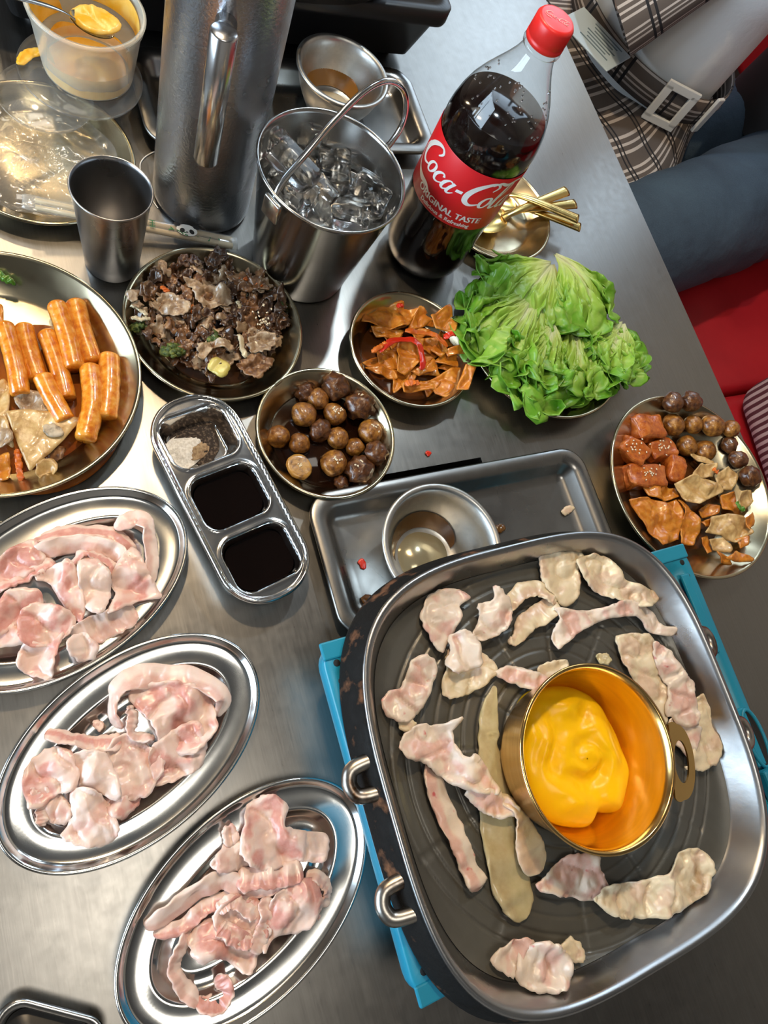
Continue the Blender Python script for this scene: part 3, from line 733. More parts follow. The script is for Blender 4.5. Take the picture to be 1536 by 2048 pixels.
# ================================================================ raw pork on the three oval platters
def pile(zt, sc, base, plate, items):
    G = 'slices of raw pork on the ' + plate + ' platter'
    for it in items:
        kind, pts, w, lv, mt, opt, lab = it; z = base+.0045*lv
        if kind == 'r':
            ww = [q*sc*1.12 for q in w] if hasattr(w, '__len__') else w*sc*1.12
            o = ribbon('pork_slice', zt(pts), ww, z, MT[mt], seed=sd(), **opt)
        else:
            d = dict(amp=.0055, fs=52, curl=.003, ridge=.004, rdir=random.uniform(0, 3.1), rscale=130, crease=.0030, grow=1.12, rag=.0010); d.update(opt)
            o = slab('pork_slice', zt(pts), z, MT[mt], seed=sd(), **d)
        tag(o, lab, 'pork', G)
B0 = .0032
pile(zoomt(0, 960, .2604), .2604, B0, 'rice-cake-side', [
    ('s', [(-60, 660), (0, 640), (240, 500), (330, 640), (200, 760), (0, 870), (-90, 880)], 0, .6, 'raw', {}, 'flat raw pork slice touching the long outer strip, platter by rice cakes'),
    ('s', [(0, 1170), (180, 1100), (200, 1250), (0, 1290), (-80, 1250)], 0, .2, 'rawfat', {}, 'pale pork fat slice lying low at the platter edge, by the rice cake plate'),
    ('r', [(250, 480), (480, 420), (680, 395), (850, 425), (960, 500), (1010, 590)], 120, 1, 'raw', dict(twist=25, lean=(1, 1)), 'long outer strip of raw pork curving round platter by rice cakes'),
    ('r', [(240, 560), (450, 525), (650, 500), (820, 530), (925, 600), (940, 660)], 130, 1.6, 'rawfat', dict(twist=-30), 'long fatty pork strip just inside the outer strip on platter by rice cakes'),
    ('r', [(-40, 850), (160, 780), (300, 690), (430, 640)], 100, 1.4, 'raw', dict(twist=35), 'raw pork strip with rolled edge below the flat slice, platter by rice cakes'),
    ('s', [(0, 960), (130, 870), (300, 900), (300, 1010), (130, 1110), (80, 1160), (-20, 1180), (-80, 1050)], 0, 1, 'raw', dict(ridge=.008), 'crumpled raw pork slice at the outer end of platter by rice cakes'),
    ('s', [(440, 690), (530, 660), (610, 780), (640, 1000), (600, 1080), (500, 980), (390, 810), (300, 790), (340, 720)], 0, 1.6, 'raw', dict(ridge=.008), 'narrow folded raw pork slice pointing across the middle, platter by rice cakes'),
    ('r', [(540, 690), (640, 590), (740, 590), (840, 660), (890, 760)], 90, 2.2, 'raw', dict(twist=45), 'arched raw pork strip over the centre of the platter by rice cakes'),
    ('s', [(620, 640), (700, 620), (820, 720), (840, 860), (790, 1010), (690, 1010), (640, 900), (610, 760)], 0, 2.4, 'rawfat', dict(ridge=.007), 'rounded pale pork slice in the centre of the platter by rice cakes'),
    ('s', [(870, 760), (1020, 560), (1110, 700), (1190, 840), (1215, 905), (1060, 935), (850, 1030), (900, 880)], 0, 1.8, 'raw', dict(ridge=.008), 'broad creased raw pork slice near the condiment dish'),
    ('r', [(880, 380), (1050, 300), (1140, 400), (1165, 600), (1150, 830)], [110, 140, 120, 110, 100], 2.2, 'rawfat', dict(twist=[10, 20, 50, 40, 20]), 'pork slice folded in a point at platter rim facing the condiment dish'),
    ('s', [(180, 1050), (330, 970), (550, 1060), (530, 1180), (390, 1270), (200, 1250)], 0, 2, 'raw', dict(ridge=.007), 'raw pork slice with a red lean patch, platter by rice cakes'),
    ('r', [(560, 1230), (700, 1170), (870, 1090), (1040, 1000)], 190, 1.6, 'rawfat', dict(twist=-18, cup=.004), 'wide pork strip along the platter side facing the second platter'),
    ('s', [(530, 1260), (650, 1200), (750, 1290), (720, 1370), (600, 1390), (540, 1330)], 0, 2.2, 'rawfat', dict(ridge=.009), 'knob of pale pork fat on end of the wide pork strip'),
    ('s', [(150, 1390), (220, 1260), (380, 1280), (480, 1200), (430, 1360), (400, 1510), (320, 1520), (200, 1470)], 0, 1.8, 'raw', dict(ridge=.008), 'ruffled raw pork slice overhanging the platter well toward second platter'),
])
pile(zoomt(0, 1260, .3516), .3516, B0, 'middle', [
    ('s', [(900, 640), (1100, 540), (1150, 680), (1120, 770), (1000, 840), (880, 865), (860, 760)], 0, .8, 'raw', dict(ridge=.008), 'rumpled raw pork slice with ragged edge, middle platter'),
    ('s', [(150, 820), (280, 690), (400, 720), (430, 880), (330, 930), (200, 1000)], 0, 1, 'raw', dict(ridge=.008), 'rumpled raw pork slice at tip of the middle platter'),
    ('s', [(390, 740), (560, 700), (650, 800), (660, 950), (540, 910), (420, 890)], 0, 1.6, 'rawfat', dict(ridge=.009), 'wrinkled pale pork fat slice, middle platter'),
    ('s', [(620, 720), (720, 610), (910, 730), (890, 830), (820, 930), (640, 930)], 0, 1.8, 'rawfat', dict(ridge=.002), 'smooth pork fat slice with a red lean stripe, middle platter'),
    ('s', [(600, 960), (790, 940), (740, 1040), (660, 1060)], 0, .8, 'raw', dict(ridge=.007), 'small ragged raw pork piece under the smooth fat slice'),
    ('s', [(420, 930), (540, 920), (640, 1040), (655, 1150), (550, 1215), (370, 1170), (420, 1060)], 0, 1.6, 'rawfat', dict(ridge=.009), 'folded pork fat slice ending in a point, middle platter'),
    ('s', [(270, 900), (400, 990), (400, 1070), (300, 1085)], 0, .6, 'raw', {}, 'thin translucent raw pork flap at the lower end, middle platter'),
    ('r', [(190, 880), (225, 960), (245, 1050), (240, 1115)], 70, 1.2, 'rawfat', dict(twist=40), 'narrow pork fat strip hanging toward the platter rim, middle platter'),
    ('r', [(255, 590), (400, 625), (560, 640), (700, 640)], 100, 1.8, 'raw', dict(twist=[40, 50, 40, 20], lean=(1.5, 1)), 'straight rolled raw pork strip pointing off the pile, middle platter'),
    ('s', [(760, 390), (900, 320), (1100, 340), (1190, 440), (1195, 570), (1060, 690), (930, 640), (860, 520)], 0, 1.6, 'raw', dict(ridge=.008), 'broad raw pork slice ringed by a looped strip, middle platter'),
    ('r', [(730, 430), (755, 500), (760, 590), (880, 620)], 70, 2.4, 'rawfat', dict(twist=45), 'small curled pork fat strip inside the loop, middle platter'),
    ('r', [(700, 560), (650, 500), (640, 400), (700, 310), (830, 265), (1000, 260), (1160, 300), (1265, 400), (1230, 490)], [70, 80, 90, 130, 140, 120, 120, 120, 100], 2, 'rawfat', dict(twist=[50, 55, 50, 30, 15, 15, 25, 40, 30], n=64), 'long looped pork strip curling round the middle platter end'),
    ('s', [(540, 520), (590, 530), (585, 570), (540, 567)], 0, .2, 'raw', dict(h=.0012, amp=.002, ridge=.001), 'tiny loose pork scrap on middle platter'),
])
pile(zoomt(200, 1540, .3646), .3646, B0, 'grill-side', [
    ('s', [(500, 920), (640, 820), (840, 930), (830, 1030), (780, 1090), (640, 1010), (560, 1045)], 0, .8, 'raw', dict(ridge=.008), 'ragged raw pork slice at bottom of the pile beside the grill pan'),
    ('s', [(950, 680), (1140, 600), (1170, 750), (1120, 860), (960, 900), (900, 970), (920, 780)], 0, 1.2, 'raw', dict(ridge=.009), 'puckered raw pork slice facing the pan brackets'),
    ('s', [(640, 760), (760, 690), (900, 760), (880, 920), (760, 930), (640, 860)], 0, 1.4, 'raw', dict(ridge=.006), 'red raw pork slice cupped in the pile centre beside grill pan'),
    ('s', [(830, 200), (930, 150), (1015, 210), (1000, 300), (1100, 330), (1215, 355), (1190, 480), (1060, 480), (900, 525), (780, 440), (800, 300)], 0, 1.8, 'raw', dict(ridge=.006), 'large knobbly raw pork slice at the far end of pile beside grill pan'),
    ('s', [(615, 490), (690, 400), (780, 400), (800, 520), (660, 545)], 0, 1.4, 'rawfat', dict(ridge=.007), 'small pale pork lump beside the large knobbly slice'),
    ('s', [(660, 340), (715, 298), (752, 370), (690, 415)], 0, 1.6, 'raw', dict(h=.0014), 'small upright pork scrap by the knobbly slice'),
    ('r', [(1130, 560), (1225, 620), (1235, 700), (1150, 750)], 80, 1.6, 'rawfat', dict(twist=40), 'curled pork fat loop at side of pile facing the grill pan'),
    ('r', [(640, 770), (730, 720), (860, 800)], 80, 2.6, 'rawfat', dict(twist=30), 'short arched pork fat strip inside pile beside the grill pan'),
    ('r', [(650, 850), (720, 905), (840, 930)], 90, 2.4, 'raw', dict(twist=35), 'short red pork strip curved in the pile beside grill pan'),
    ('r', [(905, 690), (905, 820), (875, 920), (840, 1005)], 90, 2.4, 'rawfat', dict(twist=20), 'pork strip hanging down across the pile beside grill pan'),
    ('r', [(740, 610), (880, 585), (1000, 565), (1110, 540)], 120, 2.6, 'raw', dict(twist=25), 'thick raw pork roll lying across under the knobbly slice'),
    ('r', [(290, 900), (450, 850), (580, 745), (720, 690), (870, 690)], 80, 1.6, 'raw', dict(twist=20), 'long raw pork strip under the longest pale strip beside grill pan'),
    ('r', [(245, 860), (400, 760), (560, 640), (680, 605), (780, 640), (900, 655), (1030, 620)], [110, 120, 120, 110, 90, 70, 60], 2.4, 'rawfat', dict(twist=[-10, -25, -25, -20, -10, 10, 10], n=60), 'longest pale pork strip draped diagonally over the pile'),
    ('r', [(505, 870), (430, 970), (405, 1080), (460, 1180), (545, 1290)], 90, 1.0, 'rawfat', dict(twist=[30, 45, 40, 30, 20]), 'pork strip trailing from the pile toward the platter tip'),
    ('r', [(520, 1270), (640, 1280), (685, 1190), (640, 1120)], 100, .6, 'raw', dict(twist=35, lean=(1.5, .6)), 'dark red curled pork end at the platter tip'),
    ('r', [(1130, 800), (1200, 770), (1205, 870)], 55, .8, 'rawfat', dict(twist=20, n=24), 'small hooked pork fat scrap near the pan brackets'),
])
# ================================================================ pork cooking on the grill pan
z5 = zoomt(740, 1060, .3906); z4 = zoomt(620, 1240, .3944); z6 = zoomt(940, 1400, .388); z7 = zoomt(1150, 1040, .2929)
GZ = PZ+.0016
GRG = 'pork pieces cooking on the grill pan'
def gs(pts, mt, lab, lv=0, **k):
    d = dict(amp=.0035, fs=62, curl=.003, t=.003, ridge=.0015, crease=.0028, rag=.001, grow=1.07); d.update(k)
    tag(slab('grilled_pork', pts, GZ+.004*lv, MT[mt], seed=sd(), **d), lab, 'pork', GRG)
def gr(pts, w, mt, lab, lv=0, **k):
    tag(ribbon('grilled_pork', pts, w, GZ+.004*lv, MT[mt], seed=sd(), **k), lab, 'pork', GRG)
gs(z5([(865, 150), (960, 130), (1070, 140), (1045, 210), (1055, 280), (1025, 370), (970, 388), (920, 330), (870, 260)]), 'cooked', 'browned pork slice at pan corner by the steel tray')
gs(z5([(1045, 165), (1180, 150), (1245, 220), (1285, 270), (1450, 330), (1385, 395), (1260, 365), (1160, 325), (1090, 265)]), 'cooked', 'long cooked pork strip folded along pan corner by side dish plate', .8, ridge=.006)
gs(z5([(940, 410), (1080, 420), (1200, 400), (1290, 370), (1400, 410), (1470, 490), (1535, 505), (1500, 545), (1400, 520), (1340, 455), (1200, 465), (1080, 515), (1000, 575), (960, 605), (935, 520), (960, 450)]), 'halfraw', 'pink edged pork strip lying just inside the longest corner strip', .6, ridge=.005)
gr(z5([(690, 420), (750, 330), (840, 300), (910, 345), (945, 380)]), [26, 32, 34, 34, 26], 'cooked', 'arched cooked pork piece forming top of a hook', .4, twist=20)
gr(z5([(950, 370), (870, 430), (790, 480), (745, 560), (700, 575)]), [30, 46, 38, 20, 14], 'cooked', 'cooked pork piece forming the tail of a hook', .2, twist=-15)
gs(z5([(600, 308), (650, 340), (692, 400), (680, 490), (600, 555), (515, 545), (545, 460), (530, 400), (600, 370)]), 'halfraw', 'pink crumpled pork lump near the drip bowl side of pan', .4, ridge=.009, amp=.006)
gs(z5([(300, 345), (415, 315), (485, 360), (440, 400), (440, 460), (385, 590), (340, 618), (290, 540), (258, 460)]), 'halfraw', 'pale teardrop shaped pork slice with a rolled end', .1, amp=.004)
gs(z5([(400, 620), (460, 590), (540, 620), (632, 710), (560, 800), (450, 850), (372, 830), (378, 700)]), 'cooked', 'translucent fan shaped pork slice under a pink lump', 0)
gs(z5([(395, 560), (460, 528), (512, 570), (530, 640), (540, 690), (480, 725), (400, 730), (375, 680), (400, 620)]), 'halfraw', 'pink pork lump sitting on the fan shaped slice', 1.3, ridge=.007, amp=.006)
gs(z5([(200, 670), (308, 682), (300, 800), (240, 920), (180, 975), (100, 960), (55, 880), (90, 830), (150, 800)]), 'halfraw', 'pork slice with raw pink middle close to the pan wall', .2, ridge=.004, amp=.005)
gs(z5([(135, 985), (180, 970), (215, 990), (205, 1035), (160, 1030)]), 'cooked', 'small pork crumb below the slice near pan wall', 0, h=.0013, amp=.002)
gs(z5([(640, 745), (660, 715), (720, 702), (820, 730), (910, 775), (850, 822), (750, 800)]), 'halfraw', 'short pork strip with browned tip touching the brass pot', .3, amp=.005)
gs(z5([(850, 715), (900, 680), (970, 668), (995, 705), (920, 755), (870, 765)]), 'cooked', 'small pork piece tucked behind the brass pot rim', .2)
gs(z5([(1150, 645), (1180, 635), (1205, 660), (1200, 690), (1165, 685)]), 'greasy', 'tiny burnt brown scrap behind the brass pot', 0, h=.0012, amp=.003)
gs(z7([(268, 820), (360, 793), (460, 800), (520, 850), (540, 960), (600, 1100), (600, 1250), (590, 1370), (500, 1230), (350, 1050), (300, 930)]), 'cooked', 'wide translucent pork slice between brass pot and pan wall', 0, ridge=.001)
gs(z7([(510, 860), (580, 900), (640, 980), (700, 1060), (740, 1110), (735, 1180), (770, 1250), (760, 1400), (660, 1370), (590, 1290), (600, 1150), (530, 1000)]), 'halfraw', 'ruffled pink edge of pork beside the wide translucent slice', .5, ridge=.007, amp=.006, rag=.0014)
gs(z7([(770, 1275), (850, 1205), (930, 1270), (978, 1360), (950, 1600), (880, 1685), (790, 1690), (760, 1600), (810, 1480), (790, 1380)]), 'cooked', 'pale pork slice beside pot handle and pan wall', .2, ridge=.002)
gs(z7([(620, 1390), (700, 1350), (780, 1400), (830, 1430), (800, 1530), (770, 1620), (660, 1520)]), 'halfraw', 'pink pork flap above the pot handle', .6)
gs(z6([(1085, 345), (1130, 330), (1110, 360)]), 'cooked', 'pork fleck seen by the pot handle hole', 0, h=.001, amp=.001)
# the long pieces in front of the pot
gr(z4([(930, 335), (905, 500), (900, 640), (925, 850), (945, 1050), (985, 1250), (1040, 1420), (1060, 1530)]), [32, 38, 44, 70, 80, 84, 84, 60], 'greasy', 'longest greasy pork strip lying flat beside the brass pot', 0, twist=4, t=.0035, n=70)
gs(z4([(440, 640), (500, 570), (560, 535), (640, 545), (720, 505), (715, 540), (690, 580), (740, 690), (790, 680), (880, 790), (915, 860), (850, 870), (700, 830), (640, 780), (560, 720), (520, 715), (470, 690)]), 'halfraw', 'crumpled pork slice bridging toward the longest greasy strip', 1.2, ridge=.008, amp=.007)
gr(z4([(590, 720), (630, 850), (680, 980), (735, 1110), (780, 1210), (830, 1320), (850, 1370)]), [40, 48, 50, 44, 44, 56, 44], 'halfraw', 'pinkish pork strip running beside the longest greasy strip', .3, twist=[20, 15, 15, 20, 15, 15, 10], n=60)
gs(z4([(780, 870), (900, 860), (990, 910), (1030, 960), (1000, 990), (910, 1000), (830, 940)]), 'halfraw', 'pink pork fold crossing over the longest greasy strip', 2.0, amp=.005)
gr(z6([(-10, 300), (120, 470), (215, 560), (260, 660), (300, 780), (370, 870)]), [20, 22, 40, 60, 76, 70], 'cooked', 'curled pork strip bending against the foot of the brass pot', 1.6, twist=[30, 40, 40, 25, 10, 0], n=56)
gs(z6([(330, 960), (400, 880), (500, 800), (630, 800), (640, 850), (685, 960), (610, 1020), (480, 1005), (400, 990)]), 'halfraw', 'flat pink pork slice below the brass pot', .2)
gs(z6([(625, 1010), (700, 940), (790, 940), (950, 900), (1040, 790), (1150, 778), (1200, 880), (1150, 1000), (1000, 1092), (850, 1110), (740, 1100), (670, 1065)]), 'cooked', 'puffy crescent of cooked pork along the open pan floor', .2, ridge=.006, amp=.007)
gs(z6([(98, 1330), (180, 1240), (290, 1230), (260, 1310), (235, 1390), (170, 1405)]), 'halfraw', 'folded loop of pork at the near pan wall', .3, ridge=.006, amp=.007)
gs(z6([(240, 1310), (330, 1225), (440, 1290), (470, 1390), (440, 1450), (345, 1485), (235, 1440)]), 'halfraw', 'knotted pink pork lump beside the folded loop', .8, ridge=.009, amp=.009)
gs(z6([(440, 1275), (490, 1218), (540, 1250), (553, 1335), (500, 1335)]), 'cooked', 'small loose pork nub near the knotted lump', 0, h=.0014, amp=.004)
# ================================================================ side dishes
def mottled(name, cols, scale, rough, bump=.3, bs=200, coat=0.0, stretch=(1, 1, 1), **kw):
    m, nt, b = newmat(name); n = tnoise(nt, scale*2.4, 5, stretch)
    k = len(cols); nt.links.new(ramp(nt, n, [(.3+.4*i/(k-1), c) for i, c in enumerate(cols)]), b.inputs['Base Color'])
    b.inputs['Roughness'].default_value = rough; b.inputs['Coat Weight'].default_value = coat; b.inputs['Coat Roughness'].default_value = .08
    for q, v in kw.items(): b.inputs[q.replace('_', ' ')].default_value = v
    if bump: bumpn(nt, b, tnoise(nt, bs*2.0, 4), bump, .0008)
    return m
MT['potato'] = mottled('braised_potato', [(.05, .015, .004), (.22, .08, .012), (.42, .19, .03)], 85, .32, .9, 160, .35)
MT['potato_d'] = mottled('dark_braised_potato', [(.025, .008, .004), (.085, .028, .008), (.18, .07, .018)], 90, .3, .9, 150, .35)
MT['potato_c'] = mottled('cut_potato', [(.12, .045, .01), (.48, .25, .05), (.56, .32, .08)], 90, .3, .4, 120, .5)
MT['sauce_dark'] = surf('braising_sauce', (.012, .004, .002), .08, 0, (.022, .008, .003), 20, spec=.3)
MT['sauce_red'] = surf('chilli_sauce', (.20, .045, .008), .12, 0, (.30, .085, .012), 40, bump=.3, bs=120)
MT['tteok'] = mottled('rice_cake', [(.54, .12, .006), (.74, .26, .018), (.82, .42, .08)], 75, .24, .35, 170, .7, Subsurface_Weight=.06, Subsurface_Scale=.004)
MT['fishcake'] = mottled('fish_cake', [(.40, .11, .008), (.56, .19, .016), (.64, .28, .04)], 60, .32, .3, 170, .4)
MT['fishcake_p'] = mottled('pale_fish_cake', [(.34, .18, .06), (.54, .34, .13), (.66, .47, .22)], 55, .34, .3, 170, .3)
MT['radish'] = mottled('kimchi_cube', [(.26, .045, .008), (.42, .10, .012), (.54, .17, .03)], 80, .28, .8, 150, .5)
MT['chilli'] = surf('red_pepper', (.62, .03, .008), .22, 0, (.50, .015, .006), 30, Coat_Weight=.5)
MT['carrot'] = surf('carrot', (.62, .15, .015), .35, 0, (.52, .10, .01), 60)
MT['beef'] = mottled('stirfried_beef', [(.055, .020, .007), (.19, .085, .032), (.40, .23, .11)], 75, .3, .6, 170, .4)
MT['beef_l'] = mottled('pale_beef', [(.19, .105, .055), (.37, .255, .155), (.50, .385, .26)], 70, .3, .5, 170, .4)
MT['beef_d'] = mottled('dark_beef', [(.022, .008, .004), (.07, .030, .012), (.17, .085, .04)], 80, .28, .6, 170, .4)
MT['onion'] = mottled('cooked_onion', [(.42, .34, .20), (.58, .50, .33), (.66, .58, .42)], 50, .22, .2, 130, .4)
MT['brocc'] = mottled('broccoli', [(.012, .028, .006), (.05, .085, .012), (.20, .21, .03)], 110, .55, .8, 260)
MT['greenp'] = surf('green_chilli', (.10, .25, .02), .25, 0, (.06, .17, .015), 30, Coat_Weight=.4)
MT['sesame'] = surf('sesame', (.78, .66, .46), .5)
def plate_z(c, r, h, fl, x, y):
    f = r*fl; d = math.hypot(x-c[0], y-c[1]); return .0028+max(0, d-f)/(r-f)*(h-.003)
def blob(name, c, rad, mat, seed, nz=.14, fs=1.6, z0=None, flat=None, rot=0.0, lv=3, fine=.03):
    """noisy ellipsoid: centre, (rx, ry, rz)"""
    bm = bmesh.new(); bmesh.ops.create_icosphere(bm, subdivisions=lv, radius=1); cs, sn = math.cos(rot), math.sin(rot); V = []
    for v in bm.verts:
        p = v.co; k = 1+nz*noise.noise((p.x*fs+seed, p.y*fs, p.z*fs+seed*.7))+fine*noise.noise((p.x*7+seed, p.y*7, p.z*7))
        x, y, z = p.x*rad[0]*k, p.y*rad[1]*k, p.z*rad[2]*k
        if flat is not None: z = min(z, flat*rad[2])
        V.append((c[0]+x*cs-y*sn, c[1]+x*sn+y*cs, c[2]+z))
    F = [tuple(v.index for v in f.verts) for f in bm.faces]; bm.free()
    if z0 is not None: V = [(x, y, max(z, z0)) for x, y, z in V]
    return V, F
def seeds(name, spots, label):
    """sesame seeds: too small to pick apart singly"""
    parts = []
    for x, y, z, a in spots:
        parts.append(blob('', (x, y, z), (.0016, .001, .0007), None, a, 0, 1, rot=a*6, lv=1))
    tag(mk(name, *merge(*parts), MT['sesame']), label, 'sesame', None, 'stuff')
# ---- braised potatoes
zq = zoomt(240, 480, .3646)
PT = [(1020, 835, 50, 'd'), (1085, 870, 58, ''), (1175, 815, 70, 'd'), (1310, 910, 75, 'd'), (1180, 955, 62, ''), (1010, 960, 68, ''), (1100, 1045, 62, 'd'), (870, 1075, 62, ''), (985, 1115, 58, ''), (1195, 1085, 58, ''),
      (1375, 1050, 62, ''), (1290, 1135, 48, ''), (1400, 1180, 60, 'd'), (985, 1245, 72, 'c'), (1170, 1225, 70, ''), (1315, 1260, 72, 'd'), (1215, 1330, 40, 'd')]
PLAB = {'': 'glossy brown braised baby potato in the dark sauce plate', 'd': 'wrinkled dark braised baby potato in the dark sauce plate', 'c': 'halved braised baby potato lying cut side up in dark sauce'}
sspots = []
for i, (x, y, r, k) in enumerate(PT):
    (X, Y), = zq([(x, y)]); rr = r*.3646*pxs(X, Y, .012); p = P(X, Y, .006+rr*.6)
    zb = plate_z((.266, .267), .0754, .024, .72, p[0], p[1])
    cz = zb+rr*.80
    nzz = .38 if k == 'd' else .16
    rd = (rr*1.0, rr*random.uniform(.9, 1.12), rr*(.82 if k != 'c' else .7))
    o = mk('potato', *blob('', (p[0], p[1], cz), rd, None, i*3.1, nzz, 2.2 if k == 'd' else 1.2, zb+.0003, .35 if k == 'c' else None, random.uniform(0, 3), 3, 0.13 if k == 'd' else .05), MT['potato'+('_'+k if k else '')])
    tag(o, PLAB[k], 'potato', 'braised potatoes on the small plate')
    if i in (4, 14, 15, 13, 3, 10):
        for q in range(8):
            a = random.uniform(0, 6.3); d = random.uniform(0, .55); sspots.append((p[0]+rd[0]*d*math.cos(a), p[1]+rd[1]*d*math.sin(a), cz+rd[2]*math.sqrt(1-d*d)*(.98 if k != 'c' else .36), random.random()))
tag(liquid('braising_sauce', (.266, .267), .057, .0027, MT['sauce_dark'], None, .03, 4, .0035), 'dark glossy braising sauce round the baby potatoes', 'sauce')
seeds('sesame_seeds', sspots, 'pale sesame seeds sprinkled on the braised potatoes')
# ---- fish cake triangles with pepper strips
zf = zoomt(680, 460, .4167)
tag(liquid('chilli_oil', (.399, .355), .056, .0027, surf('oily_sauce', (.11, .035, .008), .1), None, .05, 2, .0015), 'thin brown sauce under the fish cake triangles', 'sauce')
FCL = ['largest crinkled orange fish cake nearest the ice bucket', 'small orange fish cake wedge next to the largest crinkled one', 'orange fish cake wedge against the plate wall by the bottle', 'flat orange fish cake under the largest crinkled one', 'folded orange fish cake under the bend of the curved pepper strip',
       'pointed orange fish cake touching plate wall by potatoes', 'small orange fish cake between curved and straight pepper strips', 'small square orange fish cake below the straight pepper strip end', 'oblong orange fish cake nearest the lettuce', 'orange fish cake leaning beside the carrot piece', 'curled orange fish cake by the rim toward the steel tray',
       'long orange fish cake propped on the rim facing the lettuce plate', 'thin orange fish cake lying under the carrot piece', 'thin orange fish cake below the short red pepper strip', 'thin orange fish cake under the pointed one', 'narrow orange fish cake under the start of the curved pepper strip', 'orange fish cake at the free end of the curved pepper strip']
FC = [[(110, 460), (130, 400), (330, 365), (365, 380), (300, 480), (220, 490)], [(320, 490), (370, 390), (437, 440), (390, 475)], [(425, 440), (510, 388), (538, 470), (530, 505), (450, 490)],
      [(145, 490), (290, 500), (260, 545), (170, 530)], [(275, 555), (375, 560), (372, 640), (300, 705), (265, 690)], [(108, 655), (250, 598), (275, 680), (180, 692)], [(385, 540), (465, 540), (425, 605), (385, 590)],
      [(425, 590), (470, 542), (503, 595), (470, 622)], [(448, 650), (490, 613), (613, 618), (606, 662), (500, 672)], [(248, 688), (335, 690), (300, 755), (248, 795)], [(425, 740), (520, 688), (585, 690), (570, 755), (500, 817), (450, 795)],
      [(552, 772), (590, 668), (640, 668), (602, 772)], [(290, 755), (425, 758), (420, 790), (300, 795)], [(500, 588), (600, 568), (613, 602), (520, 612)], [(120, 675), (240, 690), (255, 728), (170, 715)], [(180, 590), (270, 560), (275, 600), (200, 620)], [(330, 690), (430, 640), (440, 690), (370, 715)]]
for i, q in enumerate(FC):
    zl = .004+.004*((i*7) % 5)/2+(.004 if i in (0, 4, 10, 2) else 0)
    cx, cy = np.mean(zf(q), 0); w = P(cx, cy, .01); zl = max(zl, plate_z((.399, .355), .076, .026, .72, w[0], w[1])+.001)
    o = slab('fish_cake', zf(q), zl, MT['fishcake'], t=.0022, amp=.005, fs=55, curl=.004, rag=.0002, seed=sd(), h=.0016, edge=.001, sharp=True, grow=1.16, ridge=.003 if i % 2 else .006, rdir=i*1.1, rscale=140)
    tag(o, FCL[i], 'fish cake', 'fish cake pieces on the small plate')
for i in range(14):
    a = i*2.4; u = math.sqrt((i+.5)/14); x = 362+215*u*math.cos(a); y = 590+190*u*math.sin(a)+30*math.cos(a); q = [(x+62*math.cos(a*3+k*2.09), y+52*math.sin(a*3+k*2.09)) for k in range(3)]
    tag(slab('fish_cake', zf(q), .0045+.001*(i % 3), MT['fishcake'], t=.0022, amp=.004, fs=60, curl=.003, rag=.0003, seed=sd(), h=.0017, edge=.001, sharp=True, ridge=.003), 'low orange fish cake triangle mostly covered by other pieces', 'fish cake', 'covered fish cake triangles on the small plate')
for pts, w, m, lab in (([(190, 590), (250, 535), (330, 530), (380, 570), (395, 630), (385, 675)], 11, 'chilli', 'long curved red pepper strip over the fish cake'), ([(310, 490), (380, 495), (450, 510), (515, 565)], 10, 'carrot', 'straight orange pepper strip over fish cake'),
                       ([(495, 525), (540, 505), (605, 525)], 10, 'chilli', 'short red pepper strip at the lettuce side of fish cake plate'), ([(150, 590), (200, 560), (235, 540)], 8, 'carrot', 'thin orange strip at the potato side of fish cake plate'), ([(312, 748), (345, 738), (382, 740)], 12, 'carrot', 'short orange carrot piece low in fish cake plate'), ([(270, 372), (300, 366)], 8, 'chilli', 'tiny red pepper bit at the bottle side of fish cake plate')):
    tag(ribbon('pepper_strip', zf(pts), w*1.15, .0265, MT[m], t=.0022, seed=sd(), twist=20, wav=.0004, n=30), lab, 'pepper')
# ---- stir-fried beef
zb_ = zoomt(240, 480, .3646)
bcx, bcy = 418, 640
rng = random.Random(11)
tag(liquid('beef_sauce', (.178, .405), .058, .0027, surf('beef_juice', (.05, .022, .010), .12), None, .12, 6, .002), 'thin brown juice under the stir-fried beef', 'sauce')
def irregular(cx, cy, r, rg, k=9, sx=1.0, ang=0.0):
    out = []
    for i in range(k):
        a = 2*math.pi*i/k+rg.uniform(-.25, .25); q = r*rg.uniform(.6, 1.25); x, y = q*math.cos(a)*sx, q*math.sin(a)/sx
        out.append((cx+x*math.cos(ang)-y*math.sin(ang), cy+x*math.sin(ang)+y*math.cos(ang)))
    return out
BLAB = {'beef': 'glossy brown slice of stir-fried beef on the brass-toned plate', 'beef_l': 'pale cooked slice of stir-fried beef on the brass-toned plate', 'beef_d': 'dark brown shred of stir-fried beef on the brass-toned plate'}
for i in range(150):
    u = math.sqrt(i/150.0); a = i*2.39996
    x = bcx+150*u*math.cos(a)+rng.uniform(-8, 8); y = bcy+112*u*math.sin(a)+rng.uniform(-8, 8)+14*math.cos(a)*u
    top = max(0, 1-u)*.013+rng.uniform(0, .006); m = rng.choice(['beef', 'beef', 'beef_d', 'beef_d', 'beef_l'])
    w = P(x, y, .01); z0 = plate_z((.18, .41), .0926, .024, .74, w[0], w[1])+.001+top*.9
    o = slab('beef_slice', irregular(x, y, rng.uniform(9, 19), rng, 9, rng.uniform(.8, 1.35), rng.uniform(0, 3)), z0, MT[m], t=.0028, amp=.006, fs=95, curl=.005, rag=.0018, seed=sd(), h=.0016, crease=.003, ridge=.006, rdir=rng.uniform(0, 3), rscale=170)
    tag(o, BLAB[m], 'beef', 'slices of stir-fried beef on the brass-toned plate')
